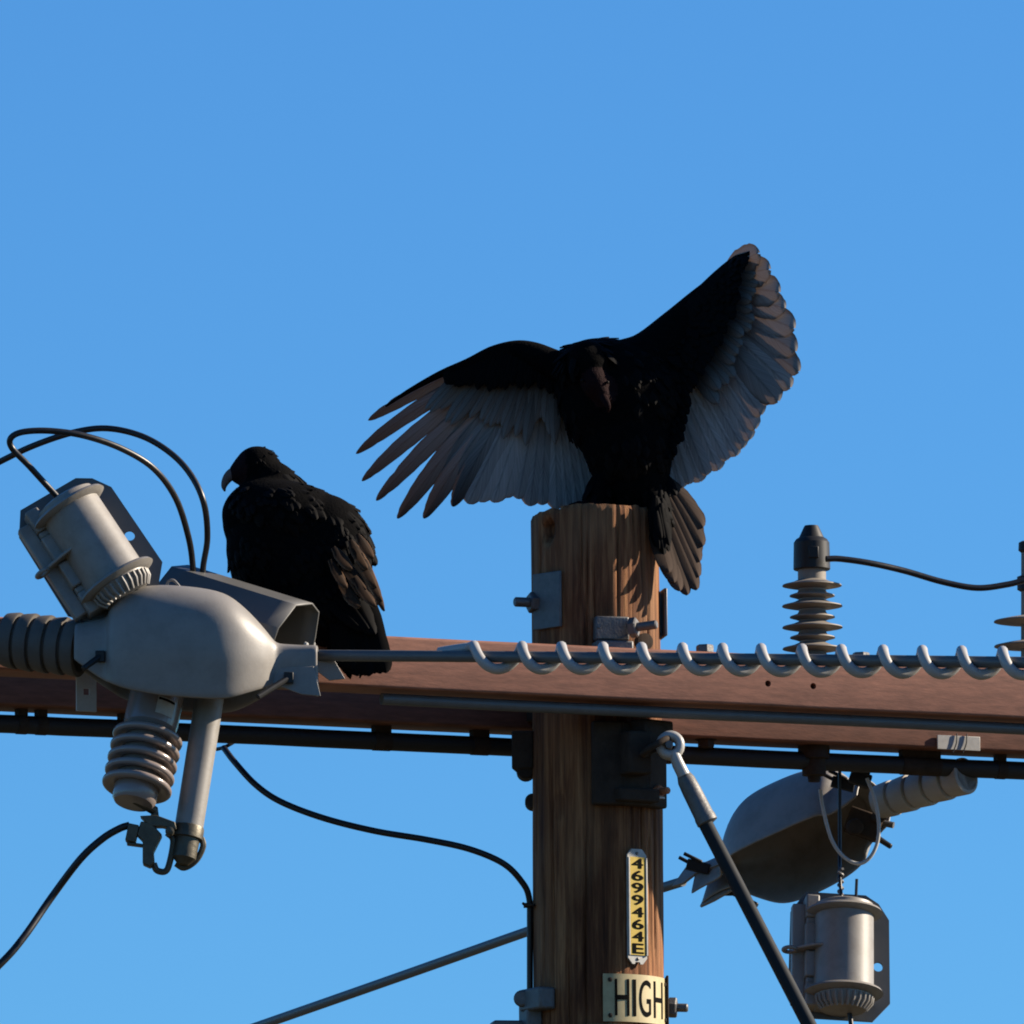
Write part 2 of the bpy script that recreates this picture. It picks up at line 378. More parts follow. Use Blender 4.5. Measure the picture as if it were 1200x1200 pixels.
def crossarm(which, label):
    root = thing('crossarm', Vector((PX, 0, ZARM - HGT / 2)) + AN * which * DSEP / 2, label, 'crossarm', 'crossarms bolted to the pole')
    mb = MB(); n = 60
    # cross-section with rounded corners, swept with faint waviness
    sec = []
    for cx, cz, a0 in ((1, 1, 0), (-1, 1, 90), (-1, -1, 180), (1, -1, 270)):
        for k in range(5):
            a = R(a0 + 22.5 * k); sec.append((cx * (DEP / 2 - 0.007) + 0.007 * math.cos(a), cz * (HGT / 2 - 0.007) + 0.007 * math.sin(a)))
    vs = []
    for i in range(n + 1):
        s = -LARM + 2 * LARM * i / n
        wob = 0.0012 * noise.noise(Vector((s * 3, which, 0)))
        c = Vector((PX, 0, ZARM + wob - (DROP if which < 0 else 0))) + AD * s + AN * which * DSEP / 2
        vs += [c - AN * a + Vector((0, 0, b)) for a, b in sec]
    q = len(sec)
    fs = [(i * q + k, i * q + (k + 1) % q, (i + 1) * q + (k + 1) % q, (i + 1) * q + k) for i in range(n) for k in range(q)]
    fs += [tuple(range(q - 1, -1, -1)), tuple(range(n * q, (n + 1) * q))]
    mb.add(vs, fs)
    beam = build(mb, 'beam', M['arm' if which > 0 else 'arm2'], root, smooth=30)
    return root, beam
arm_f, beam_f = crossarm(1, 'front brown crossarm with two drilled holes, nearer the camera')
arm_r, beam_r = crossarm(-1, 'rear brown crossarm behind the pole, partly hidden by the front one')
for which, root in ((1, arm_f), (-1, arm_r)):
    mb = MB(); mb.box(Vector((PX, 0, ZARM - 0.004)) + AN * which * 0.166, 0.10, 0.0195, 0.052, AM); build(mb, 'gain_light_block', M['dark'], root, bevel=0.004)  # added in the gains to stop sun slipping past the pole
# drilled holes in the front arm
def drill(beam, spots):
    cut = MB()
    for px, py in spots:
        s = arm_s(px); z = P(px, py, arm(s, 0).y).z
        cut.lathe(arm(s, 0.01, z - ZARM), -AN, [(0, 0.0075), (0.06, 0.0075)], 16)
    me = bpy.data.meshes.new('cut'); me.from_pydata(cut.v, [], cut.f); me.update()
    bm = bmesh.new(); bm.from_mesh(me); bmesh.ops.recalc_face_normals(bm, faces=bm.faces); bm.to_mesh(me); bm.free()
    co = bpy.data.objects.new('cut', me); C.objects.link(co)
    md = beam.modifiers.new('holes', 'BOOLEAN'); md.object = co; md.operation = 'DIFFERENCE'; md.solver = 'EXACT'
    bpy.context.view_layer.update()
    dg = bpy.context.evaluated_depsgraph_get(); new = bpy.data.meshes.new_from_object(beam.evaluated_get(dg))
    beam.modifiers.clear(); beam.data = new
    bpy.data.objects.remove(co)
drill(beam_f, [(900, 801), (953, 804)])
for px in (827, 1010):                       # bolt heads on top of the front arm
    s = arm_s(px, 1, -0.03, HGT / 2); p = arm(s, -0.035, HGT / 2)
    bolt(arm_f, p, (0, 0, 1), 0.008, 0.012, 0.021, 'steel', 'bolt_head', 0.026)
for px in (833,):
    s = arm_s(px, -1, 0); bolt(arm_r, arm(s, -0.03, -HGT / 2, -1), (0, 0, -1), 0.009, 0.016, 0.02, 'dark', 'bolt_head', 0.026)
# pale patch on the rear arm
s = arm_s(1122, -1); mb = MB(); zc = DROP + P(1122, 871, arm(s, 0, 0, -1).y).z
mb.box(arm(s, 0.0045, zc - ZARM, -1), 0.056, 0.0022, 0.017, AM); build(mb, 'patch', M['sticker'], arm_r, bevel=0.001)
mb = MB()
for dx in (-0.006, 0.02):
    a = arm(s + dx, 0.009, zc - ZARM + 0.022, -1); b = arm(s + dx - 0.012, 0.011, zc - ZARM - 0.024, -1); mb.tube(spline([a, (a + b) / 2 + AD * 0.004, b]), 0.0016, 6)
    build(mb, 'tie_wire', M['wire'], arm_r); mb = MB()
# galvanised strap hanging at the far end of the front arm
st = thing('strap_plate', P(98, 835, arm(arm_s(98), 0.02).y), 'flat galvanised strap with a square hole, hanging below the ribbed sleeve', 'bracket')
s = arm_s(98); q = arm(s, 0.012); ym = q.y
w_ = 0.024; zt, zb = P(98, 770, ym).z, P(98, 834, ym).z
hz = P(98, 811, ym).z; hh = 0.0075
def plate_with_hole(c, ax, up, nrm, hw, zt, zb, hz, hh, th):
    """rectangular plate with a square hole: an outer and an inner loop bridged"""
    mb = MB(); oz = [(-hw, zb), (hw, zb), (hw, zt), (-hw, zt)]; iz = [(-hh, hz - hh), (hh, hz - hh), (hh, hz + hh), (-hh, hz + hh)]
    for k in range(4):
        j = (k + 1) % 4; poly = [c + ax * a + up * b for a, b in (oz[k], oz[j], iz[j], iz[k])]
        mb.prism(poly, nrm * th)
    return mb
mb = plate_with_hole(Vector((q.x, q.y, 0)), AD, Vector((0, 0, 1)), AN, w_, zt, zb, hz, hh, 0.006)
build(mb, 'plate', M['sticker'], st, smooth=0)
bolt(st, arm(s, 0.018, zt - ZARM - 0.02), AN, 0.006, 0.02, 0.013, 'steel', 'bolt')

# slim grey pipe hung under the front arm
pr = MB(); z_ = -HGT / 2 - 0.0195
s0, s1 = arm_s(447, 1, -0.045, z_), LARM + 0.3
pr.tube([arm(s0 + (s1 - s0) * i / 20, -0.045, z_ - 0.004 * math.sin(i * 0.5) * 0.3) for i in range(21)], 0.0138, 16)
gp = thing('grey_pipe', arm(s0, -0.045, z_ - 0.014), 'slim grey pipe running along the underside of the front crossarm', 'pipe')
build(pr, 'pipe', M['cable'], gp, smooth=50)
for s in (1.3,):
    mb = MB(); mb.lathe(arm(s - 0.012, -0.045, z_), AD, [(0, 0.0175), (0.024, 0.0175)], 16); build(mb, 'pipe_clamp', M['dark'], gp)

# black conduit below the rear arm
cz = DROP + P(900, 889, arm(arm_s(900, -1), -0.06, 0, -1).y).z - ZARM
cn = thing('black_conduit', arm(-LARM, -0.06, cz - 0.02, -1), 'long black conduit running just below the rear crossarm', 'conduit')
mb = MB(); mb.tube([arm(-LARM + 3.8 * i / 30, -0.06, cz + 0.002 * noise.noise(Vector((i * 0.7, 0, 0))), -1) for i in range(31)], 0.0215, 18); build(mb, 'pipe', M['conduit'], cn, smooth=50)
for px in (25, 48, 145, 447, 562, 780, 1078, 1172):
    s = arm_s(px, -1, -0.06, cz); mb = MB(); hw = 0.021 if px in (447, 562) else (0.05 if px == 1078 else 0.012)
    top = -HGT / 2 + 0.004; mb.box(arm(s, -0.06, (cz + top) / 2 + 0.006, -1), hw, 0.012, (top - cz) / 2 - 0.004, AM)
    mb.lathe(arm(s - hw, -0.06, cz, -1), AD, [(0, 0.0228), (2 * hw, 0.0228)], 18); build(mb, 'hanger', M['dark'], cn, smooth=30)

# ------------------------------------------------------------------ hardware on the pole
# upper through-bolt with square washers
a_l = -65
pz = pole_z(640, 701)
def washer(ang, z, hw, hh, th=0.007, name='washer_plate', m='steel', off=0.0, parent=pole):
    n = pole_n(ang); mb = MB(); mb.box(on_pole(ang, z, 0.004 + th / 2 + off), hw, th / 2, hh, frame(n)); return build(mb, name, M[m], parent, bevel=0.002)
washer(-46, pz, 0.046, 0.066)
bolt(pole, on_pole(-62, pz, 0.006), Vector((-0.93, -0.36, 0.0)), 0.0115, 0.056, 0.025, 'steel', 'through_bolt')
washer(100, pole_z(774, 708), 0.05, 0.056, 0.008)
# bracket and clamp above the front arm
br = MB(); n = pole_n(18)
zb_ = pole_z(720, 738)
br.box(on_pole(12, zb_, 0.018), 0.040, 0.016, 0.028, frame(pole_n(12)))
br.box(on_pole(12, zb_ - 0.05, 0.03), 0.044, 0.03, 0.018, frame(pole_n(12)))
brk = build(br, 'arm_bracket', M['steel'], pole, bevel=0.004)
bolt(brk, on_pole(22, zb_ - 0.002, 0.055), Vector((0.93, -0.3, 0.08)), 0.0105, 0.068, 0.024, 'steel', 'clamp_bolt')
mb = MB(); mb.lathe(on_pole(36, zb_ - 0.03, 0.03), Vector((0.45, -0.9, 0)), [(0, 0.020), (0.02, 0.020), (0.021, 0.012)], 18); build(mb, 'clamp_eye', M['dark'], brk)
mb = MB(); mb.lathe(on_pole(2, zb_ + 0.004, 0.036), pole_n(10), [(0, 0.006), (0.005, 0.005)], 10); build(mb, 'rivet', M['steel'], brk)
# casting below the front arm
zc = pole_z(738, 895); mb = MB()
for ang in (8, 30, 52):
    mb.box(on_pole(ang, zc, 0.014), 0.036, 0.016, 0.098, frame(pole_n(ang)))
mb.box(on_pole(26, zc + 0.02, 0.05), 0.030, 0.03, 0.05, frame(pole_n(26)))
mb.box(on_pole(40, zc + 0.07, 0.045), 0.045, 0.03, 0.03, frame(pole_n(40)))
mb.box(on_pole(30, zc - 0.075, 0.034), 0.055, 0.014, 0.016, frame(pole_n(30)))
cast = build(mb, 'pole_casting', M['dark'], pole, bevel=0.006, seg=3)
bolt(cast, on_pole(50, pole_z(761, 926), 0.025), pole_n(44), 0.0085, 0.045, 0.016, 'rust', 'rusty_bolt')
mb = MB(); mb.box(on_pole(46, pole_z(757, 934), 0.04), 0.016, 0.012, 0.0022, frame(pole_n(40))); build(mb, 'cotter', M['sticker'], cast)
# lugs on the other side, below the rear arm
mb = MB(); zl = pole_z(615, 875)
mb.box(on_pole(-98, zl + 0.01, 0.02), 0.04, 0.026, 0.045, frame(pole_n(-98)))
mb.lathe(on_pole(-98, zl - 0.035, 0.018) + Vector((0, -0.035, 0)), (0, 1, 0), [(0, 0.022), (0.07, 0.022)], 18)
build(mb, 'lug', M['dark'], pole, bevel=0.004); mb = MB()
mb.lathe(on_pole(-96, zl - 0.11, 0.002) + Vector((0, -0.03, 0)), (0, 1, 0), [(0, 0.018), (0.06, 0.018)], 18)
lug = build(mb, 'lug', M['dark'], pole, bevel=0.004)
# bracket at the bottom edge, with bolts
mb = MB(); zl = pole_z(630, 1168)
mb.box(on_pole(-58, zl, 0.02), 0.046, 0.022, 0.026, frame(pole_n(-58)))
mb.lathe(on_pole(-76, zl + 0.004, 0.036) + Vector((0, -0.04, 0)), (0.15, 1, 0), [(0, 0.020), (0.07, 0.020)], 18)
mb.box(on_pole(-80, zl - 0.075, 0.05), 0.03, 0.055, 0.03, frame(pole_n(-80)))
mb.lathe(on_pole(-84, zl - 0.072, 0.085) + Vector((0, -0.04, 0)), (0, 1, 0), [(0, 0.025), (0.07, 0.025)], 18)
mb.box(on_pole(-70, zl - 0.04, 0.02), 0.03, 0.02, 0.05, frame(pole_n(-70)))
lb = build(mb, 'low_bracket', M['steel'], pole, bevel=0.006, seg=3)
z2 = pole_z(780, 1172); washer(93, z2 + 0.01, 0.05, 0.06, 0.006, 'washer_plate', 'dark')
bolt(pole, on_pole(93, z2, 0.012), Vector((1, -0.1, -0.04)), 0.010, 0.046, 0.024, 'steel', 'through_bolt')
# ground wire stapled down the pole
gw = [P(620, 1052, -0.02), P(622, 1075, -0.02), P(621, 1110, -0.02), P(622, 1150, -0.02), P(623, 1230, -0.02)]

# ------------------------------------------------------------------ lettering
def text_mesh(s, size):
    cu = bpy.data.curves.new('t', 'FONT'); cu.body = s; cu.size = size; cu.align_x = 'CENTER'; cu.align_y = 'CENTER'; cu.resolution_u = 6; cu.extrude = 0.0004
    ob = bpy.data.objects.new('t', cu); C.objects.link(ob); bpy.context.view_layer.update()
    me = bpy.data.meshes.new_from_object(ob.evaluated_get(bpy.context.evaluated_depsgraph_get()))
    vs = [v.co.copy() for v in me.vertices]; fs = [tuple(p.vertices) for p in me.polygons]
    bpy.data.objects.remove(ob); bpy.data.curves.remove(cu); bpy.data.meshes.remove(me)
    return vs, fs
# number tag
ang = 34; n = pole_n(ang); Ft = frame(n); zt, zb = pole_z(740, 994), pole_z(740, 1129); zc = (zt + zb) / 2; hh = (zt - zb) / 2; hw = 0.0265
tc = on_pole(ang, zc, 0.006)
tagt = thing('number_tag', tc - Vector((0, 0, hh)), 'narrow upright number tag, black digits on yellow, nailed to the pole', 'tag')
mb = MB(); poly = []
for x, z in ((-hw, -hh + 0.014), (-hw + 0.012, -hh), (-0.008, -hh), (-0.006, -hh + 0.005), (0.006, -hh + 0.005), (0.008, -hh), (hw - 0.012, -hh), (hw, -hh + 0.014), (hw, hh - 0.014), (hw - 0.012, hh), (-hw + 0.012, hh), (-hw, hh - 0.014)):
    poly.append(tc + Ft @ Vector((x, 0, z)))
mb.prism(poly, n * 0.005); build(mb, 'plate', M['white'], tagt, smooth=0)
mb = MB()
for sx in (-1, 1): mb.box(tc + Ft @ Vector((sx * (hw - 0.002), -0.006, 0)), 0.0022, 0.0035, hh - 0.02, Ft)
build(mb, 'rim', M['white'], tagt, bevel=0.001)
chars = '4699464E'; zt2, zb2 = pole_z(740, 1004), pole_z(740, 1118); ch = (zt2 - zb2) / 8
mb = MB(); mb.box(tc + Ft @ Vector((0, -0.0062, (zt2 + zb2) / 2 - zc)), hw - 0.006, 0.0010, (zt2 - zb2) / 2 + 0.001, Ft); build(mb, 'yellow_strip', M['yellow'], tagt)
for i, chx in enumerate(chars):
    vs, fs = text_mesh(chx, 0.034); mb = MB(); zz = zt2 - ch * (i + 0.5) - zc
    vx = [v.x for v in vs]; vy = [v.y for v in vs]; cx, cy = (min(vx) + max(vx)) / 2, (min(vy) + max(vy)) / 2; kx = 0.029 / (max(vx) - min(vx)); ky = (ch - 0.0055) / (max(vy) - min(vy))
    mb.add([tc + Ft @ Vector(((v.x - cx) * kx, -0.0078 - v.z, zz + (v.y - cy) * ky)) for v in vs], fs)
    # thicken the strokes slightly with a second copy
    mb.add([tc + Ft @ Vector(((v.x - cx) * kx + 0.0014, -0.0079 - v.z, zz + (v.y - cy) * ky)) for v in vs], fs)
    mb.add([tc + Ft @ Vector(((v.x - cx) * kx - 0.0014, -0.0080 - v.z, zz + (v.y - cy) * ky + 0.0006)) for v in vs], fs)
    build(mb, 'digit', M['black'], tagt, smooth=0)
for z in (zt - 0.01, zb + 0.012):
    mb = MB(); mb.lathe(tc + Vector((0, 0, z - zc)) + n * 0.005, n, [(0, 0.0042), (0.0015, 0.0038), (0.003, 0.001)], 10); build(mb, 'nail', M['steel'], tagt)
# warning signs bent round the pole
def bent(a0, a1, z0, z1, off, th, nn=28):
    mb = MB(); vs = []
    for k in range(nn + 1):
        a = a0 + (a1 - a0) * k / nn
        for z, o_ in ((z0, off), (z1, off), (z1, off + th), (z0, off + th)): vs.append(on_pole(a, z, o_))
    fs = [(4 * k + j, 4 * k + (j + 1) % 4, 4 * k + 4 + (j + 1) % 4, 4 * k + 4 + j) for k in range(nn) for j in range(4)] + [(3, 2, 1, 0), tuple(4 * nn + j for j in range(4))]
    mb.add(vs, fs); return mb
def sign(a0, a1, y0, y1, label, word):
    z1, z0 = pole_z(735, y0), pole_z(735, y1)
    t = thing('warning_sign', on_pole((a0 + a1) / 2, z0, 0.004), label, 'sign', 'signs nailed to the pole')
    build(bent(a0, a1, z0, z1, 0.006, 0.0025), 'plate', M['cream'], t, smooth=30)
    if word:
        for chx, b0, b1 in word:
            vs, fs = text_mesh(chx, 0.1); vx = [v.x for v in vs]; vy = [v.y for v in vs]
            lo, hi, yl, yh = min(vx), max(vx), min(vy), max(vy); mb = MB(); zb3, zt3 = pole_z(735, 1190), pole_z(735, 1147)
            bm = bmesh.new(); bv = [bm.verts.new((b0 + (v.x - lo) / (hi - lo) * (b1 - b0), zb3 + (v.y - yl) / (yh - yl) * (zt3 - zb3), v.z)) for v in vs]
            for a in fs:
                try: bm.faces.new([bv[i] for i in a])
                except ValueError: pass
            bmesh.ops.triangulate(bm, faces=bm.faces)
            for q in range(1, 8):
                bmesh.ops.bisect_plane(bm, geom=bm.verts[:] + bm.edges[:] + bm.faces[:], plane_co=(b0 + (b1 - b0) * q / 8, 0, 0), plane_no=(1, 0, 0))
            mb.add([on_pole(v.co.x, v.co.y, 0.0092 + v.co.z) for v in bm.verts], [tuple(v.index for v in f.verts) for f in (bm.verts.index_update() or bm.faces)]); bm.free()
            build(mb, 'letter', M['black'], t, smooth=0)
    for a in (a0 + 6, a1 - 9):
        for z in (z1 - 0.014, z0 + 0.014):
            mb = MB(); mb.lathe(on_pole(a, z, 0.008), pole_n(a), [(0, 0.0055), (0.003, 0.005), (0.004, 0.002)], 10); build(mb, 'nail', M['dark'], t)
    return t
sign(3, 84, 1141, 1197, 'cream sign reading HIGH, bent round the pole', [('H', 13, 26), ('I', 29.5, 32.5), ('G', 36, 49), ('H', 53, 68)])
sign(-21, 84, 1200.5, 1262, 'cream sign directly under the HIGH sign, cut off by the frame', None)

# ------------------------------------------------------------------ guy strut with clevis
g0 = P(778, 868, -0.20); ga, gb, gc, ge = P(797, 900, -0.235), P(822, 956, -0.245), P(836, 985, -0.25), P(962, 1228, -0.30)
gy = thing('guy_strut', ge, 'dark insulated guy rod with a pale clevis, slanting down from the pole', 'guy rod')
gd = (ge - ga).normalized()
gdir = (ge - gb).normalized(); gf = ge + gdir * 0.9; gg = gf + gdir * ((gf.z + 0.1) / -gdir.z)
mb = MB(); mb.tube([gb, gb.lerp(gf, 0.5), gf], 0.0172, 18); build(mb, 'rod', M['guy'], gy)
mb = MB(); mb.tube([gf - gdir * 0.02, gg], 0.006, 10); build(mb, 'strand', M['steel'], gy)
mb = MB(); mb.lathe(ga + gd * 0.012, gd, [(0, 0.014), (0.02, 0.021), (0.05, 0.0225), (0.112, 0.0235), (0.118, 0.025), (0.132, 0.025), (0.135, 0.018)], 22); build(mb, 'sleeve', M['steel'], gy)
# clevis: two fork arms each a loop with an eye
side = gd.cross(Vector((0, 1, 0))).normalized()
fork = Vector((0, 1, 0))
for k, off in enumerate((-0.013, 0.013)):
    mb = MB(); base = ga + gd * 0.02 + fork * off * 0.6
    eye = ga - gd * 0.058 + fork * off + side * (0.003)
    mb.tube([base, ga - gd * 0.012 + fork * off, eye + gd * 0.018], [0.015, 0.014, 0.012], 12)
    ring = [eye + (gd * math.cos(a) + side * math.sin(a)) * 0.023 for a in [2 * PI * i / 24 for i in range(25)]]
    mb.tube(ring, 0.0108, 10, cap=False); build(mb, 'clevis_arm', M['spiral'], gy, smooth=60)
mb = MB(); eye = ga - gd * 0.058; mb.lathe(eye - fork * 0.035, fork, [(0, 0.009), (0.008, 0.009), (0.009, 0.0075), (0.06, 0.0075), (0.061, 0.009), (0.068, 0.009)], 14); build(mb, 'pin', M['steel'], gy)
mb = MB(); ring = [eye + Vector((-0.03, 0.0, 0.0)) + (Vector((0.85, 0, 0.5)) * math.cos(a) + Vector((0, 1, 0)) * math.sin(a)) * 0.036 for a in [2 * PI * i / 24 for i in range(25)]]
mb.tube(ring, 0.008, 10, cap=False); build(mb, 'shackle', M['dark'], gy, smooth=60)

# ------------------------------------------------------------------ front power line with spiral
def line_pt(px):
    t = (px - 360) / 840; return P(px, 768 + 8.5 * t - 3.0 * t * (1 - t), -0.98 - 1.02 * t)
pl = MB(); pl.tube([line_pt(345 + 5 * i * 2.2) for i in range(91)], 0.0132, 16)
tag(build(pl, 'power_line', M['cable'], smooth=50), 'grey power line leaving the bulbous cover, passing in front of the pole', 'power line')
loops = [560, 617, 663, 712, 757, 805, 852, 897, 945, 991, 1040, 1086, 1132, 1180, 1228, 1276]
hp = []
rr = 0.0132 + 0.0128
seq = [(508, -0.9)] + [(x, i) for i, x in enumerate(loops)]
pts = []
for j in range(12): pts.append((508 + (548 - 508) * j / 12, R(-62) + R(30) * j / 12, rr + 0.002))
for i in range(len(loops) - 1):
    for k in range(22):
        t = k / 22; x = loops[i] + (loops[i + 1] - loops[i]) * t - 6
        pts.append((x, 2 * PI * (t), rr))
for x, ph, rad in pts:
    c = line_pt(x); tt = (line_pt(x + 5) - line_pt(x - 5)).normalized(); up = Vector((0, 0, 1)); up = (up - tt * up.dot(tt)).normalized(); fr = up.cross(tt); 
    if fr.y > 0: fr = -fr
    hp.append(c + (up * math.cos(ph) + fr * math.sin(ph)) * rad - up * 0.0015)
mb = MB(); mb.tube(spline(hp, 2), 0.0122, 12)
tag(build(mb, 'spiral_damper', M['spiral'], smooth=60), 'pale grey plastic spiral wound round the front power line', 'damper')
# far line leaving behind the pole
mb = MB(); fl = [P(800, 1033, 1.28), P(700, 1064, 1.6), P(620, 1091, 1.9), P(470, 1144, 2.6), P(310, 1200, 3.4), P(120, 1266, 4.6)]
mb.tube(spline(fl, 6), 0.0122, 14); tag(build(mb, 'power_line', M['cable'], smooth=50), 'grey power line running behind the pole and down to the bottom edge', 'power line')

# ------------------------------------------------------------------ bulbous dead-end covers
STN = [  # X, half depth, top, bottom, skirt half depth, arch base
    (-137, 37, 33, -12, 36, 0), (-128, 38, 35, -18, 37, 0), (-116, 40, 38, -28, 39, 0), (-104, 43, 40, -36, 42, 0), (-99, 46, 42, -39, 44, 0), (-96, 55, 54, -41, 52, 2), (-90, 60, 64, -44, 56, 4),
    (-78, 65, 71, -49, 60, 4), (-60, 69, 75, -53, 63, 4), (-40, 71, 76.5, -57, 64, 4), (-20, 72, 75.5, -59, 65, 4), (5, 72, 73, -61, 65, 4), (25, 71, 69, -62, 63, 3), (38, 68, 64, -61, 60, 2), (50, 63, 55, -58, 55, 0), (62, 55, 44, -53, 47, -2),
    (74, 44, 31, -48, 37, -4), (83, 33, 20, -44, 27, -5), (89, 21, 12, -41, 17, -6), (94, 16.5, 9.5, -40, 13, -6), (106, 15.5, 9, -41, 12, -6), (120, 15, 8, -43, 12, -7), (132, 15, 8, -47, 13, -7), (138, 15.5, 8, -52, 14, -7)]
def cover(name, T, label, mt='grey'):
    root = thing(name, T(Vector((0, 0, -60))), label, 'cable cover', 'bulbous cable covers')
    mb = MB(); vs = []; na = 16; q = 2 * 5 + na - 1
    for X, hw, zt, zb, sw, z0 in STN:
        row = []
        for k in range(5): t = k / 5; row.append((-(sw + (hw - sw) * min(1, t * 1.3)), zb + (z0 - zb) * t))
        for k in range(na): a = PI * k / (na - 1); cs, sn = math.cos(a), math.sin(a); row.append((-hw * math.copysign(abs(cs) ** 0.72, cs), z0 + (zt - z0) * abs(sn) ** 0.72))
        for k in range(4, -1, -1): t = k / 5; row.append(((sw + (hw - sw) * min(1, t * 1.3)), zb + (z0 - zb) * t))
        q = len(row); vs += [T(Vector((X, y, z)) * S) for y, z in row]
    fs = [(i * q + k, (i + 1) * q + k, (i + 1) * q + k + 1, i * q + k + 1) for i in range(len(STN) - 1) for k in range(q - 1)]
    mb.add(vs, fs)
    build(mb, 'shell', M[mt], root, smooth=180, subsurf=1, solid=0.007)
    # flange lips
    mb = MB()
    def pt(x, y, z): return T(Vector((x, y, z)) * S)
    nv = (pt(0, 1, 0) - pt(0, 0, 0)).normalized() * 0.007
    mb.prism([pt(88, -16, -20), pt(134, -17, -18), pt(142, -17, -52), pt(120, -17, -50), pt(88, -20, -38)], nv)
    build(mb, 'flange', M[mt], root, bevel=0.001)
    mb = MB(); mb.prism([pt(88, 15, -20), pt(134, 14, -18), pt(150, 16, -30), pt(168, 16, -28), pt(152, 16, 0), pt(136, 15, 4)], nv); build(mb, 'flange', M[mt], root, bevel=0.001)
    for a, b in (((106, -22, -32), (72, -46, -57)), ((-106, -46, -10), (-124, -62, -26))):
        mb = MB(); mb.tube([pt(*a), pt(*b)], [0.0075, 0.0065], 10)
        mb.box(pt(*a), 0.011, 0.007, 0.013); build(mb, 'pin', M['rubber'], root, bevel=0.002)
    # lifting loop on the crown
    mb = MB(); lp = [pt(-34, -8, 70), pt(-32, -8, 80), pt(-26, -8, 82), pt(-20, -8, 76), pt(-14, -8, 68)]; mb.tube(spline(lp, 4), 0.003, 8); build(mb, 'lifting_loop', M[mt], root)
    return root
def T1(v):
    return P1 + M1 @ Vector(v)
P1 = P(230, 765, -1.02); M1 = Matrix.Rotation(R(-2), 3, 'Z') @ Matrix.Rotation(R(0.5), 3, 'Y')
cover('cable_cover', lambda v: P1 + M1 @ Vector(v), 'smooth grey bulbous plastic cover in front of the perched bird, where the power line begins')
PB, PA = P(1045, 938, 0.80), P(803, 1034, 1.22)
ax = (PA - PB).normalized(); up = Vector((0, 0, 1)); up = (up - ax * up.dot(ax)).normalized(); sd_ = up.cross(ax)
M2 = Matrix((ax, sd_, up)).transposed()
# lean the crown away so that the open underside shows
if sd_.y > 0: lean = R(-32)
else: lean = R(32)
M2 = Matrix.Rotation(lean, 3, ax) @ M2
P2 = (PA + PB) / 2
cv2 = cover('cable_cover', lambda v: P2 + M2 @ Vector((v[0], v[1] * 0.86, v[2] * 0.86 + 0.012)), 'grey bulbous plastic cover seen from below, between the pole and the hanging housing', 'grey2')

# ribbed sleeves
def ribbed(name, p0, d, rad, n, pitch, label, m='polymer'):
    d = Vector(d).normalized(); t = thing(name, p0, label, 'insulator', 'ribbed insulator sleeves')
    mb = MB(); mb.lathe(p0, d, [(0, rad * 0.82), (n * pitch - 0.005, rad * 0.82)], 30); build(mb, 'core', M[m], t)
    for i in range(n):
        o_ = p0 + d * (i * pitch); r_i = rad * (1.0 if i else 0.97); mb = MB()
        mb.lathe(o_, d, [(0.0012, r_i * 0.84), (0.0025, r_i * 0.93), (pitch * 0.3, r_i * 0.96), (pitch * 0.75, r_i), (pitch * 0.86, r_i * 0.985), (pitch - 0.006, r_i * 0.92), (pitch - 0.0050, r_i * 0.84)], 36)
        build(mb, 'rib', M[m], t, smooth=40)
    return t
d1 = P(98, 760, -1.01) - P(0, 749, -0.95)
ribbed('ribbed_sleeve', P(6, 749.5, -0.95), d1, 0.067, 5, d1.length * 0.187, 'dark, shade-toned ribbed sleeve plugged into the bulbous cover at the edge of the frame', 'shaded_dark_polymer')
d2 = P(1140, 908, 0.62) - P(1035, 940, 0.80)
ribbed('ribbed_sleeve', P(1030, 940, 0.81), d2, 0.045, 5, d2.length / 5.0, 'pale, sunlit-toned ribbed sleeve behind the black conduit, at the end of the tilted cover', 'sunlit_polymer')

# hardware inside the second cover
hd = thing('line_clamp', P(1010, 965, 0.9), 'dark line clamp inside the open underside of the tilted cover', 'clamp')
mb = MB(); mb.box(P(1012, 966, 0.86), 0.042, 0.03, 0.03, Matrix.Rotation(R(20), 3, 'Y')); mb.lathe(P(1000, 970, 0.83), (0.2, -1, 0), [(0, 0.02), (0.03, 0.02)], 16); mb.lathe(P(1028, 958, 0.83), (0.2, -1, 0), [(0, 0.016), (0.03, 0.016)], 16)
build(mb, 'clamp_body', M['dark'], hd, bevel=0.004)
mb = MB(); mb.lathe(P(1022, 962, 0.86), (1, -0.3, -0.25), [(0, 0.008), (0.055, 0.008)], 10); build(mb, 'bolt', M['steel'], hd)
# forked black clips on the tilted cover
def clip(px, py, y, label, k=1.0):
    mb = MB(); c = P(px, py, y)
    mb.tube([c + Vector((-0.034, 0, 0.020)) * k, c + Vector((0.01, 0, -0.004)) * k], 0.005 * k, 8)
    mb.tube([c + Vector((-0.022, -0.01, 0.028)) * k, c + Vector((0.022, -0.01, 0.006)) * k], 0.005 * k, 8)
    mb.box(c + Vector((0.012, 0, -0.004)) * k, 0.028 * k, 0.012 * k, 0.013 * k, Matrix.Rotation(R(15), 3, 'Y'))
    return tag(build(mb, 'forked_clip', M['rubber'], bevel=0.002), label, 'clip', 'black forked clips')
clip(812, 1014, 1.13, 'black forked clip on the pointed end of the tilted cover')
clip(982, 917, 0.70, 'black forked clip just below the black conduit')

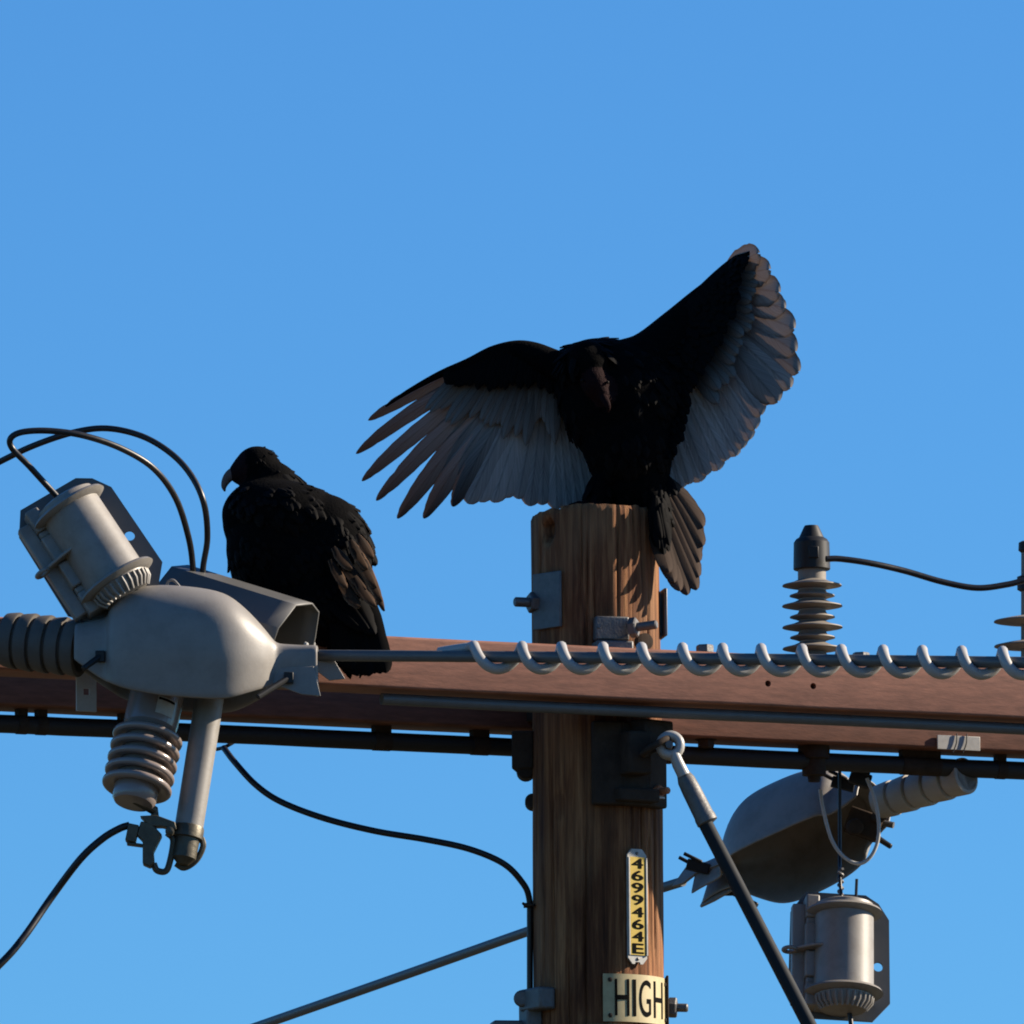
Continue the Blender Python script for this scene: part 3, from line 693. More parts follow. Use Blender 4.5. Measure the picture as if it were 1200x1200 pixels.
# ------------------------------------------------------------------ trapezoid hood behind the bulbous cover
hd_ = thing('channel_hood', P(280, 760, -0.80), 'grey folded sheet hood with an open dark end, beside the perched bird', 'hood')
hA, hB = P(212, 664, -0.72), P(358, 709, -0.88)
dx_ = (hB - hA).normalized()
sideh = Vector((0, 0, 1)).cross(dx_).normalized()
if sideh.y > 0: sideh = -sideh           # towards the camera
uph = dx_.cross(sideh); uph = uph if uph.z > 0 else -uph
tiltm = Matrix.Rotation(R(0), 3, dx_)
secs = [(50, -86), (44, -32), (20, -2), (-14, 4), (-34, -4), (-42, -34), (-46, -80)]
mb = MB(); vs = []
nst = 8
for i in range(nst + 1):
    c = hA.lerp(hB, i / nst)
    vs += [c + (sideh * a + uph * b) * S for a, b in secs]
q = len(secs)
mb.add(vs, [(i * q + k, (i + 1) * q + k, (i + 1) * q + k + 1, i * q + k + 1) for i in range(nst) for k in range(q - 1)])
build(mb, 'channel', M['sheet'], hd_, smooth=25, solid=0.004)
mb = MB(); mb.prism([hA + (sideh * a + uph * b) * S * 0.97 for a, b in secs], dx_ * 0.004); build(mb, 'end_plate', M['sheet'], hd_, smooth=0)
def hb(a, b, c=0): return hB + (sideh * a + uph * b) * S + dx_ * c * S
mb = MB(); mb.tube(spline([hb(-48, -40, -4), hb(-46, -58, 4), hb(-30, -66, 6), hb(-30, -84, 6)], 5), 0.003, 8); build(mb, 'edge_hook', M['sticker'], hd_)
mb = MB(); mb.lathe(hb(-20, -44, 2), dx_, [(0, 0.007), (0.006, 0.006), (0.008, 0.002)], 12); build(mb, 'rivet', M['spiral'], hd_)
# ------------------------------------------------------------------ plastic housings (same model twice)
def housing(T, label):
    root = thing('plastic_housing', T(Vector((0, 0, -72))), label, 'housing', 'grey cylinder housings on back plates')
    k = S
    def pt(x, y, z): return T(Vector((x, y, z)))
    ex, ey, ez = [(pt(*a) - pt(0, 0, 0)).normalized() for a in ((1, 0, 0), (0, 1, 0), (0, 0, 1))]
    F3 = Matrix((ex, ey, ez)).transposed()
    # back plate with chamfered corners and a hole
    mb = MB()
    outer = [(-60, -48), (-38, -74), (44, -74), (65, -50), (63, 56), (50, 76), (34, 86), (-40, 86), (-58, 60)]
    hc = (50, -4); hr = 6.0; no = len(outer)
    ring = [(hc[0] + hr * math.cos(2 * PI * i / 24), hc[1] + hr * math.sin(2 * PI * i / 24)) for i in range(24)]
    bm = bmesh.new(); ov = [bm.verts.new((x, z, 0)) for x, z in outer]; iv = [bm.verts.new((x, z, 0)) for x, z in ring]
    ed = [bm.edges.new((ov[i], ov[(i + 1) % no])) for i in range(no)] + [bm.edges.new((iv[i], iv[(i + 1) % 24])) for i in range(24)]
    bmesh.ops.triangle_fill(bm, edges=ed, use_beauty=True)
    for f in list(bm.faces):
        c = f.calc_center_median()
        if (c.x - hc[0]) ** 2 + (c.y - hc[1]) ** 2 < (hr * 0.9) ** 2: bm.faces.remove(f)
    bm.verts.index_update(); base = 0
    v2 = [v.co.copy() for v in bm.verts]; f2 = [tuple(v.index for v in f.verts) for f in bm.faces]; bm.free()
    nv = len(v2); vs = [pt(v.x, 22, v.y) for v in v2] + [pt(v.x, 26, v.y) for v in v2]
    fs = f2 + [tuple(i + nv for i in reversed(f)) for f in f2] + [(i, (i + 1) % no, nv + (i + 1) % no, nv + i) for i in range(no)] + [(no + i, no + (i + 1) % 24, nv + no + (i + 1) % 24, nv + no + i) for i in range(24)]
    mb.add(vs, fs); build(mb, 'back_plate', M['sheet'], root, smooth=25)
    # barrel
    mb = MB(); mb.lathe(pt(3, -6, -50), ez, [(0, 34 * k), (0.002, 36 * k), (108 * k, 35 * k), (110 * k, 33 * k)], 48); brl = build(mb, 'barrel', M['grey2'], root)
    # flanges top and bottom (rounded lips round the front half)
    for z, rx, tl in ((52, 46, 0), (-50, 47.5, 0)):
        mb = MB(); mb.lathe(pt(3, -6, z - 4), ez, [(0, 35 * k), (1.0 * k, 41 * k), (4 * k, rx * k), (7 * k, (rx - 2) * k), (8 * k, 34 * k)], 48); build(mb, 'lip', M['grey2'], root, smooth=60)
    mb = MB(); mb.lathe(pt(3, -6, 56), ez, [(0, 36 * k), (6 * k, 35 * k), (9 * k, 28 * k), (10 * k, 1 * k)], 40); build(mb, 'top_cap', M['grey2'], root, smooth=40)
    # ribbed lower bowl
    mb = MB(); mb.lathe(pt(3, -6, -54), -ez, [(0, 35 * k), (10 * k, 33 * k), (16 * k, 27 * k), (18 * k, 2 * k)], 40); build(mb, 'bowl', M['grey2'], root, smooth=40)
    for i in range(13):
        a = R(-75 + 150 * i / 12); c = pt(3 + 33 * math.sin(a), -6 - 33 * math.cos(a), -61)
        mb = MB(); mb.tube([pt(3 + 36 * math.sin(a), -6 - 36 * math.cos(a), -56), pt(3 + 35 * math.sin(a), -6 - 35 * math.cos(a), -64), pt(3 + 28 * math.sin(a), -6 - 28 * math.cos(a), -72)], 0.0036, 6); build(mb, 'rib', M['grey2'], root)
    # hinge column with recessed windows and gussets
    mb = MB(); 
    for z0, z1, x0, x1, y0, y1 in ((-66, -38, -43, -27, -6, 22), (-38, -30, -42, -28, -3, 22), (-30, 2, -44, -26, -8, 22), (8, 38, -44, -26, -7, 22), (38, 46, -42, -28, -3, 22), (46, 74, -43, -27, -6, 22)):
        mb.box(pt((x0 + x1) / 2, (y0 + y1) / 2, (z0 + z1) / 2), (x1 - x0) / 2 * k, (y1 - y0) / 2 * k, (z1 - z0) / 2 * k, F3)
    mb.box(pt(-50, 14, 2), 8 * k, 8 * k, 62 * k, F3); mb.box(pt(-20, 10, 0), 10 * k, 11 * k, 66 * k, F3)
    build(mb, 'hinge_column', M['grey2'], root, bevel=0.004, seg=3)
    # pull tab with an eye
    mb = MB(); mb.prism([pt(-16, -30, 4), pt(-36, -26, 3), pt(-56, -8, 3), pt(-56, 10, 3), pt(-10, 20, 4), pt(0, -38, 4)], ez * 0.007)
    ringp = [pt(-62 + 8 * math.cos(a), 0 + 10 * math.sin(a), 4) for a in [2 * PI * i / 18 for i in range(19)]]
    mb.tube(ringp, 0.0055, 8, cap=False); build(mb, 'pull_tab', M['grey2'], root, bevel=0.002)
    return root
H1 = P(107, 643, -1.06); RM1 = Matrix.Rotation(R(10), 3, 'Z') @ Matrix.Rotation(R(-31), 3, 'Y') @ Matrix.Rotation(R(-11), 3, 'X')
housing(lambda v: H1 + RM1 @ (Vector(v) * S), 'tilted grey cylinder housing with a black wire, resting on the bulbous cover')
H2 = P(985, 1120, 0.55); RM2 = Matrix.Rotation(R(8), 3, 'Z') @ Matrix.Rotation(R(3), 3, 'Y') @ Matrix.Rotation(R(-11), 3, 'X')
housing(lambda v: H2 + RM2 @ (Vector(v) * S * 0.98), 'upright grey cylinder housing hanging at the bottom edge, near the slanting guy rod')

# ------------------------------------------------------------------ fuse cutout under the bulbous cover
ya = -0.98
fc = thing('fuse_cutout', P(180, 1020, ya), 'porcelain fuse cutout with grey tube hanging under the bulbous cover', 'fuse cutout')
i0, i1 = P(184, 815, ya), P(157, 948, ya); idr = (i1 - i0).normalized()
tilt_c = Vector((0, -0.22, 0))          # lower end leans to the camera a little
idr = (idr + tilt_c * 0.0 + Vector((0, -0.30, 0))).normalized(); ln = (i1 - i0).length * 1.03
mb = MB(); mb.lathe(i0, idr, [(0, 0.062), (0.066, 0.062), (0.082, 0.060), (0.09, 0.050), (ln * 0.82, 0.050), (ln * 0.83, 0.052), (ln * 0.97, 0.050), (ln, 0.044)], 40); ins = build(mb, 'insulator', M['porcelain'], fc, smooth=40)
for i in range(5):
    t = 0.100 + i * 0.0305; mb = MB()
    prof = [(-0.010, 0.049), (-0.006, 0.060)] + [(0.000 + 0.0085 * (1 - math.cos(a)), 0.072 + 0.0085 * math.sin(a)) for a in [PI * j / 8 for j in range(9)]] + [(0.014, 0.058), (0.010, 0.049)]
    mb.lathe(i0 + idr * t, idr, prof, 44); build(mb, 'shed', M['porcelain'], ins, smooth=50)
# sticker wrapped on the neck
mb = MB(); vs = []; nn = 8
a_ = Vector((1, 0, 0)); a_ = (a_ - idr * a_.dot(idr)).normalized(); b_ = idr.cross(a_); 
if b_.y > 0: b_ = -b_
def neck(th, t, off): return i0 + idr * t + (a_ * math.sin(th) + b_ * math.cos(th)) * (0.0622 + off)
for k in range(nn + 1):
    th = R(10 + 42 * k / nn); vs += [neck(th, 0.026, 0.0008), neck(th, 0.068, 0.0008)]
mb.add(vs, [(2 * k, 2 * k + 1, 2 * k + 3, 2 * k + 2) for k in range(nn)]); lab = build(mb, 'label_sticker', M['sticker'], ins)
mb = MB(); vs = []
for k in range(nn + 1):
    th = R(12 + 38 * k / nn); vs += [neck(th, 0.029, 0.0016), neck(th, 0.035, 0.0016)]
mb.add(vs, [(2 * k, 2 * k + 1, 2 * k + 3, 2 * k + 2) for k in range(nn)]); build(mb, 'printed_stripe', M['black'], ins)
# fuse tube
f0, f1 = P(246, 815, ya + 0.02), P(221, 972, ya - 0.03); fd = (f1 - f0).normalized(); fl_ = (f1 - f0).length
mb = MB(); mb.lathe(f0, fd, [(0, 0.033), (fl_, 0.0325)], 32); build(mb, 'fuse_tube', M['grey2'], fc)
mb = MB(); mb.lathe(f1 - fd * 0.006, fd, [(0, 0.034), (0.004, 0.0355), (0.028, 0.0355), (0.03, 0.029), (0.075, 0.027), (0.082, 0.020), (0.09, 0.012)], 28); build(mb, 'tube_ferrule', M['bronze'], fc)
mb = MB(); mb.tube(spline([P(236, 982, ya - 0.03), P(238, 992, ya - 0.03), P(230, 1008, ya - 0.03), P(216, 1017, ya - 0.03), P(206, 1012, ya - 0.03)], 5), 0.007, 8); build(mb, 'pull_ring', M['bronze'], fc)
mb = MB(); e_ = i0 + idr * ln
mb.tube([e_ - idr * 0.01, P(181, 950, ya - 0.05), P(181, 958, ya - 0.05)], 0.011, 10)
mb.prism([P(164, 956, ya - 0.07), P(183, 955, ya - 0.07), P(205, 963, ya - 0.07), P(207, 972, ya - 0.07), P(190, 968, ya - 0.07), P(176, 968, ya - 0.07)], Vector((0, 0.05, 0)))
hng = build(mb, 'hinge_plate', M['bronze'], fc, bevel=0.003)
mb = MB(); mb.prism([P(165, 962, ya - 0.07), P(178, 965, ya - 0.07), P(190, 978, ya - 0.07), P(180, 998, ya - 0.07), P(181, 1010, ya - 0.07), P(176, 1016, ya - 0.07), P(167, 1012, ya - 0.07), P(167, 985, ya - 0.07), P(160, 978, ya - 0.07)], Vector((0, 0.045, 0)))
build(mb, 'hinge_arm', M['bronze'], fc, bevel=0.003)
mb = MB(); mb.tube(spline([P(180, 1012, ya - 0.04), P(184, 1020, ya - 0.04), P(194, 1021, ya - 0.04), P(199, 1010, ya - 0.04), P(203, 985, ya - 0.04), P(196, 976, ya - 0.04)], 5), 0.0075, 8); build(mb, 'hinge_hook', M['bronze'], fc)
mb = MB(); mb.box(P(155, 977, ya - 0.05), 0.012, 0.022, 0.020, Matrix.Rotation(R(12), 3, 'Y')); mb.box(P(158, 990, ya - 0.05), 0.018, 0.016, 0.003, Matrix.Rotation(R(8), 3, 'Y')); build(mb, 'wire_terminal', M['bronze'], fc, bevel=0.002); mb = MB(); mb.lathe(P(199, 975, ya - 0.075), (0, -1, 0), [(0, 0.010), (0.02, 0.010), (0.022, 0.006)], 12)
build(mb, 'hinge_pin', M['bronze'], fc)

# ------------------------------------------------------------------ loose wires
def wire(pts, r, label, name='jumper_wire', m='wire', n=7, grp='jumper wires'):
    mb = MB(); mb.tube(spline([P(*p) for p in pts], n), r, 12)
    return tag(build(mb, name, M[m], smooth=60), label, 'wire', grp)
wire([(152, 967, -1.03), (140, 971, -1.03), (120, 983, -1.03), (94, 1007, -1.03), (60, 1052, -1.0), (28, 1098, -1.05), (0, 1130, -1.08), (-60, 1185, -1.1), (-150, 1240, -1.15)], 0.0085, 'black wire curving from the fuse cutout down to the corner')
wire([(239, 690, -0.75), (238, 665, -0.75), (243, 630, -0.78), (239, 590, -0.85), (224, 557, -0.84), (200, 531, -0.82), (166, 511, -0.8), (125, 502, -0.78), (85, 507, -0.76), (40, 522, -0.72), (0, 541, -0.68), (-60, 572, -0.6), (-160, 640, -0.5)], 0.0072, 'outer black wire arching from the hood and leaving at the edge of the frame')
wire([(226, 690, -0.76), (226, 665, -0.76), (221, 630, -0.82), (206, 584, -0.9), (180, 549, -0.98), (143, 526, -1.04), (100, 511, -1.09), (60, 505, -1.11), (28, 506, -1.12), (13, 513, -1.12), (14, 525, -1.11), (34, 546, -1.1), (54, 568, -1.08), (66, 581, -1.07)], 0.0072, 'inner black wire looping from the hood back into the tilted housing')
wire([(262, 876, 0.1), (275, 893, 0.06), (300, 920, 0.03), (330, 940, 0.01), (380, 959, -0.02), (440, 974, -0.04), (500, 984, -0.05), (550, 995, -0.06), (590, 1012, -0.05), (612, 1034, -0.03), (620, 1052, -0.02), (621, 1080, -0.015), (621, 1120, -0.01), (621, 1160, -0.005), (621, 1260, 0.0)], 0.0075, 'black wire sagging from the conduit to the pole and down its edge')
wire([(254, 878, 0.12), (262, 876, 0.1), (270, 872, 0.1), (283, 864, 0.12)], 0.0045, 'short black tie between the sagging wire and the conduit', 'tie_wire')
wire([(968, 655, 0.43), (985, 655, 0.44), (1020, 660, 0.46), (1060, 669, 0.5), (1105, 682, 0.53), (1145, 689, 0.55), (1180, 685, 0.57), (1200, 680, 0.58)], 0.0075, 'black jumper wire strung between the two post insulators')
wire([(961, 925, 0.58), (965, 950, 0.58), (975, 985, 0.58), (990, 1005, 0.58), (1008, 1012, 0.58), (1023, 1000, 0.58), (1030, 975, 0.58), (1026, 940, 0.58), (1016, 912, 0.58)], 0.0045, 'thin pale cable loop hanging below the black conduit', 'cable_loop', 'sticker')
wire([(984, 900, 0.62), (984, 960, 0.62), (984, 1008, 0.60), (984, 1025, 0.55), (986, 1052, 0.52)], 0.0042, 'dark wire rising straight from the hanging housing', 'jumper_wire')
mb = MB()
hx = [P(985 + 2.6 * math.cos(i * 0.7), 1018 + 34 * i / 40, 0.545 + 0.005 * math.sin(i * 0.7)) for i in range(41)]
mb.tube(hx, 0.0034, 7); tag(build(mb, 'twisted_tail', M['steel']), 'short twisted strand around the wire on top of the hanging housing', 'wire')
mb = MB(); mb.tube([P(1003, 1054, 0.53), P(1004, 1030, 0.53)], 0.0036, 8); tag(build(mb, 'wire_stub', M['wire']), 'short black stub standing up from the hanging housing', 'wire')
wire([(992, 1180, 0.53), (996, 1190, 0.53), (999, 1215, 0.52)], 0.006, 'black wire leaving the bottom of the hanging housing')
mb = MB(); c = P(617, 1061, -0.03); mb.tube(spline([c + Vector((-0.008, -0.01, 0.004)), c + Vector((-0.004, -0.014, 0.0)), c + Vector((0.012, -0.016, -0.001)), c + Vector((0.02, 0.0, 0))], 4), 0.0034, 8); mb.box(c, 0.007, 0.01, 0.005)
tag(build(mb, 'staple', M['dark']), 'small staple holding the black wire to the pole', 'staple')

# ------------------------------------------------------------------ post insulators on the rear arm
def post(px, label, kind):
    s = arm_s(px, -1, -0.06, HGT / 2); base = arm(s, -0.06, HGT / 2, -1); y = base.y
    t = thing('post_insulator', base, label, 'insulator', 'post insulators on the rear crossarm')
    def zz(py): return P(px, py, y).z
    def ax(py): return Vector((P(px, py, y).x, y, P(px, py, y).z))
    up = Vector((0, 0, 1))
    if kind == 0:
        mb = MB(); mb.lathe(base, up, [(0, 0.033), (zz(768) - base.z, 0.030), (zz(683) - base.z, 0.0335), (zz(661) - base.z, 0.0335)], 32); build(mb, 'core', M['polymer'], t)
        zs = [(686, 71), (698, 54), (710, 72), (723, 54), (735, 72), (747, 54), (760, 72), (772, 54), (785, 70)]
        mb = MB(); z1 = zz(662) - base.z
        mb.lathe(base, up, [(z1 - 0.012, 0.0425), (z1 - 0.010, 0.044), (zz(636) - base.z, 0.0425), (zz(632) - base.z, 0.037), (zz(630) - base.z, 0.030), (zz(618) - base.z, 0.0185), (zz(616) - base.z, 0.016)], 32); build(mb, 'cap', M['rubber'], t, smooth=30)
        mb = MB(); mb.box(ax(650) + Vector((0, -0.043, 0)), 0.012, 0.006, 0.014); build(mb, 'cap_latch', M['rubber'], t, bevel=0.002)
        mb = MB(); zb0 = arm(s, -0.06, -HGT / 2, -1); mb.lathe(zb0, -up, [(0, 0.038), (0.03, 0.038), (0.031, 0.030), (0.07, 0.028), (0.072, 0.016), (0.085, 0.014)], 24); build(mb, 'base_stud', M['dark'], t)
    else:
        mb = MB(); mb.lathe(base, up, [(0, 0.018), (zz(637) - base.z, 0.012)], 20); build(mb, 'core', M['polymer'], t)
        zs = [(728, 80), (757, 80), (786, 80)]
        mb = MB(); mb.lathe(base, up, [(zz(693) - base.z, 0.016), (zz(691) - base.z, 0.023), (zz(676) - base.z, 0.023), (zz(674) - base.z, 0.012)], 20); build(mb, 'clamp', M['rubber'], t)
        mb = MB(); mb.lathe(base, up, [(zz(648) - base.z, 0.012), (zz(645) - base.z, 0.019), (zz(636) - base.z, 0.018), (zz(634) - base.z, 0.010)], 20); build(mb, 'cap', M['rubber'], t)
    for py, wpx in zs:
        if zz(py) < base.z + 0.01: continue
        r = wpx / 2 * S; z = zz(py) - base.z; mb = MB()
        mb.lathe(base, up, [(z - 0.009, 0.031 if kind == 0 else 0.016), (z - 0.0045, r * 0.80), (z - 0.0015, r), (z + 0.001, r * 0.985), (z + 0.007, r * 0.66), (z + 0.014, 0.032 if kind == 0 else 0.017)], 44); build(mb, 'shed', M['polymer'], t, smooth=50)
    return t
post(953, 'post insulator with a black cap and stacked grey sheds', 0)
post(1205, 'post insulator with a thin bare stem, cut off by the edge of the frame', 1)
clampb = MB(); clampb.box(P(1008, 913, 0.66), 0.026, 0.02, 0.016, Matrix.Rotation(R(20), 3, 'Y')); clampb.box(P(1012, 905, 0.65), 0.016, 0.014, 0.006, Matrix.Rotation(R(25), 3, 'Y'))
tag(build(clampb, 'cable_gland', M['rubber'], bevel=0.003), 'small black gland on the conduit where the pale loop begins', 'fitting')

# ================================================================== vultures
def feather(mb, base, tip, width, nrm, curve=0.0, camber=0.12, ns=11, rnd=random, blunt=0.5, sag=0.0):
    """one vane: UV x across (-1..1), y from quill to tip"""
    base = Vector(base); tip = Vector(tip); ax = tip - base; L_ = ax.length; ax.normalize()
    nrm = Vector(nrm); nrm = (nrm - ax * nrm.dot(ax)).normalized(); sd = ax.cross(nrm)
    prof = []
    for i in range(ns):
        s = i / (ns - 1); s = 1 - (1 - s) ** 1.5
        wv = 0.45 + 0.55 * min(1, s / 0.35)
        e = (1 - s) / blunt
        if e < 1: wv *= max(0.0, 1 - (1 - e) ** 2) ** 0.5
        prof.append((s, max(wv, 0.06) * width / 2))
    cols = (-1, -0.6, -0.07, 0.07, 0.6, 1); vs = []; uvs = []; fray = 0.05
    for s, hw in prof:
        c = base + ax * (L_ * s) + sd * (curve * L_ * (s * s - s) * 1.4) - nrm * (sag * L_ * s * s)
        for u in cols:
            j = 1 + (rnd.uniform(-fray - (0.14 if (s > 0.75 and rnd.random() < 0.18) else 0), fray * 0.6) if abs(u) == 1 else 0)
            vs.append(c + sd * (u * hw * j) - nrm * (camber * width * u * u) + nrm * (0.0010 if abs(u) < 0.1 else 0)); uvs.append((u, s))
    k = len(cols)
    fs = [(i * k + j, i * k + j + 1, (i + 1) * k + j + 1, (i + 1) * k + j) for i in range(ns - 1) for j in range(k - 1)]
    mb.add(vs, fs, uvs)

def blob(ells, voxel=0.007, it=10):
    """one continuous surface from overlapping ellipsoids (centre, radii, rotation about y)"""
    bm = bmesh.new()
    for c, rad, rot in ells:
        Mx = Matrix.Translation(c) @ rot.to_4x4() @ Matrix.Diagonal((rad[0], rad[1], rad[2], 1))
        bmesh.ops.create_uvsphere(bm, u_segments=28, v_segments=18, radius=1, matrix=Mx)
    me = bpy.data.meshes.new('b'); bm.to_mesh(me); bm.free()
    ob = bpy.data.objects.new('b', me); C.objects.link(ob)
    md = ob.modifiers.new('r', 'REMESH'); md.mode = 'VOXEL'; md.voxel_size = voxel
    md = ob.modifiers.new('s', 'SMOOTH'); md.factor = 0.5; md.iterations = it
    bpy.context.view_layer.update()
    new = bpy.data.meshes.new_from_object(ob.evaluated_get(bpy.context.evaluated_depsgraph_get()))
    bpy.data.objects.remove(ob); bpy.data.meshes.remove(me)
    return new

def contour(me, loc, flow, count, length, width, skip=None, rnd=random, lift=0.16):
    """small overlapping body feathers on a mesh, laid along flow(p)"""
    polys = me.polygons; areas = []; tot = 0
    for p in polys: tot += p.area; areas.append(tot)
    import bisect
    mb = MB()
    for _ in range(count):
        p = polys[min(len(polys) - 1, bisect.bisect(areas, rnd.uniform(0, tot)))]
        c = Vector(p.center) + loc; n = Vector(p.normal)
        if skip and skip(c): continue
        fl = flow(c); fl = fl - n * fl.dot(n)
        if fl.length < 1e-4: continue
        fl.normalize(); fl = (fl + Vector((rnd.uniform(-.25, .25), rnd.uniform(-.25, .25), rnd.uniform(-.25, .25)))).normalized(); fl = (fl - n * fl.dot(n)).normalized()
        l_ = length * rnd.uniform(0.7, 1.25)
        feather(mb, c - n * 0.004, c + fl * l_ + n * (l_ * lift * rnd.uniform(0.3, 1.2)), width * rnd.uniform(0.7, 1.2), n, rnd.uniform(-.1, .1), 0.1, 5, rnd, 0.6, 0.10)
    return mb
EYE3 = Matrix.Identity(3)
def rotv(a, axis='Y'): return Matrix.Rotation(R(a), 3, axis)

def assign_skin(me, loc, test):
    for p in me.polygons:
        if test(Vector(p.center) + loc): p.material_index = 1

# ---------------------------------------------------------------- spread-winged vulture
def vulture_spread():
    rnd = random.Random(11)
    root = thing('vulture', Vector((P(735, 600, 0).x, -0.02, ZTOP)), 'black vulture standing on the pole top with both wings spread', 'vulture')
    loc = WORLD[root.name]
    E = []
    def el(px, py, y, a, b, c, rot=0): E.append((P(px, py, y), (a * S, b * S, c * S), rotv(rot)))
    el(728, 470, -0.03, 72, 62, 72, -12); el(735, 515, -0.03, 55, 56, 66, -12); el(745, 558, -0.01, 40, 48, 52, -8); el(752, 590, 0.0, 30, 36, 30, -8)
    el(690, 432, -0.08, 36, 42, 32, 30); el(722, 428, -0.02, 62, 46, 30, 12); el(772, 432, -0.01, 42, 36, 40, 30); el(672, 448, -0.02, 20, 34, 34, 10)
    # head bent down in front of the breast
    el(689, 425, -0.12, 28, 30, 26, 20); el(697, 448, -0.145, 17, 20, 21, -25); el(707, 463, -0.155, 9, 12, 13, -35)
    # feathered thighs
    el(700, 580, -0.05, 16, 20, 28, 14); el(760, 600, 0.02, 22, 26, 26, -10); el(772, 604, -0.04, 15, 42, 30, -12)
    me = blob(E, 0.006, 8)
    # hidden face colour: bare dark red skin on the muzzle
    hc = P(700, 455, -0.17)
    for v in me.vertices: v.co -= loc
    me.polygons.foreach_set('use_smooth', [True] * len(me.polygons))
    o = finish('body', me, [M['plume'], M['skin']], root, loc)
    assign_skin(me, loc, lambda c: (c - hc).length < 0.050 and c.y < -0.14)
    def flow(c): return (P(752, 600, 0.05) - P(715, 420, -0.05)).normalized() + (c - P(735, 500, 0)) * 0.8
    mb = contour(me, loc, flow, 900, 0.052, 0.026, lambda c: (c - hc).length < 0.085, rnd, 0.05)
    p = build(mb, 'plumage', M['f_black'], root, smooth=180); p['kind'] = 'stuff'
    # beak and eyes
    mb = MB(); bp = [P(707, 465, -0.170), P(711, 472, -0.182), P(713, 478, -0.182), P(712, 483, -0.176)]; mb.tube(spline(bp, 4), [0.010 - 0.008 * (i / 12) ** 1.5 for i in range(13)], 10); build(mb, 'beak', M['skin'], root, smooth=60)
    for px, py in ((682, 446), (712, 448)):
        mb = MB(); c = P(px, py, -0.172); mb.lathe(c - Vector((0, 0, 0.004)), (0, 0, 1), [(0.004 - 0.004 * math.cos(a), 0.004 * math.sin(a)) for a in [PI * i / 8 for i in range(9)]], 12); build(mb, 'eye', M['eye'], root)
    # feet on the pole top
    for px, y0 in ((690, -0.06), (748, -0.02)):
        mb = MB(); k = P(px, 598, y0); k.z = ZTOP + 0.008
        mb.tube([k + Vector((0.035, 0.02, 0.05)), k + Vector((0.012, 0.008, 0.018)), k], [0.010, 0.008, 0.010], 10)
        for a in (-150, -110, -70, 90):
            d = Vector((math.cos(R(a)), math.sin(R(a)), 0)); mb.tube([k, k + d * 0.025 + Vector((0, 0, 0.004)), k + d * 0.05 - Vector((0, 0, 0.003)), k + d * 0.062 - Vector((0, 0, 0.009))], [0.0075, 0.0065, 0.005, 0.0015], 8)
        build(mb, 'foot', M['skin'], root, smooth=60)

    # ---- wing on the far side of the head (towards the perched bird)
    wl = bpy.data.objects.new('wing', None); C.objects.link(wl); wl.parent = root; WORLD[wl.name] = loc
    NL = Vector((0.10, -1, 0.15)).normalized()
    prim = [((560, 424), (430, 492), 19, 0.05), ((572, 432), (416, 531), 21, 0.08), ((578, 440), (423, 563), 23, 0.06), ((584, 448), (440, 586), 24, 0.05),
            ((590, 455), (465, 607), 27, 0.045), ((596, 460), (496, 607), 29, 0.04), ((602, 463), (530, 593), 32, 0.03)]
    for i, (b, t, wd, cv) in enumerate(prim):
        mb = MB(); yb = 0.0 + 0.0035 * i; yt = 0.10 - 0.012 * i
        feather(mb, P(b[0], b[1], yb), P(t[0], t[1], yt), wd * 0.9 * S, NL, -cv, 0.10, 22, rnd, 0.55, 0.02)
        build(mb, 'primary_feather', M['f_primary'], wl, smooth=180)
    tips = [(547, 588), (562, 586), (577, 588), (591, 582), (606, 585), (621, 590), (637, 591), (652, 594), (666, 596), (679, 597), (691, 596), (702, 594)]
    for i, t in enumerate(tips):
        b = (608 + 5.6 * i, 462 - 1.4 * i); mb = MB()
        feather(mb, P(b[0], b[1], 0.022 + 0.003 * i), P(t[0] + rnd.uniform(-2, 2), t[1] + rnd.uniform(-2, 3), 0.03 + 0.003 * i), 33 * S, NL, rnd.uniform(-0.02, 0.02), 0.08, 18, rnd, 0.20, 0.02)
        build(mb, 'secondary_feather', M['f_silver'], wl, smooth=180)
    # greater coverts over the quills, pale
    mb = MB()
    for i in range(26):
        t = i / 25; b = Vector((556 + 104 * t, 420 + 22 * math.sin(t * 2.5), 0)); d = Vector((-60 + 64 * t, 62 + 18 * t, 0))
        l_ = rnd.uniform(0.6, 1.12); feather(mb, P(b.x, b.y, -0.004 - 0.006 * (i % 2)), P(b.x + d.x * l_, b.y + d.y * l_, 0.010), 15 * S, NL, rnd.uniform(-.05, .05), 0.1, 8, rnd, 0.5)
    o = build(mb, 'grey_coverts', M['f_covert'], wl, smooth=180); o['kind'] = 'stuff'
    # black lesser coverts
    mb = MB(); lead = spline([Vector((530, 431, 0)), Vector((552, 420, 0)), Vector((578, 408, 0)), Vector((605, 402, 0)), Vector((630, 405, 0)), Vector((655, 418, 0)), Vector((680, 424, 0))], 6)
    for row, (off, ln_) in enumerate(((4, 42), (12, 40), (1, 26))):
        for i in range(44):
            t = i / 43; q = lead[min(len(lead) - 1, int(t * (len(lead) - 1)))]; l_ = ln_ * rnd.uniform(0.75, 1.1) * (0.38 + 0.62 * min(1, t * 2.6))
            d = Vector((-0.55 + 0.75 * t, 1, 0)).normalized(); x, y = q.x + rnd.uniform(-2, 2), q.y + off * (0.3 + 0.7 * min(1, t * 3))
            feather(mb, P(x, y, -0.020 - 0.004 * row), P(x + d.x * l_, y + d.y * l_, -0.022 + 0.002 * row), 12 * S, NL, rnd.uniform(-.06, .06), 0.1, 6, rnd, 0.55)
    o = build(mb, 'black_coverts', M['f_black'], wl, smooth=180); o['kind'] = 'stuff'
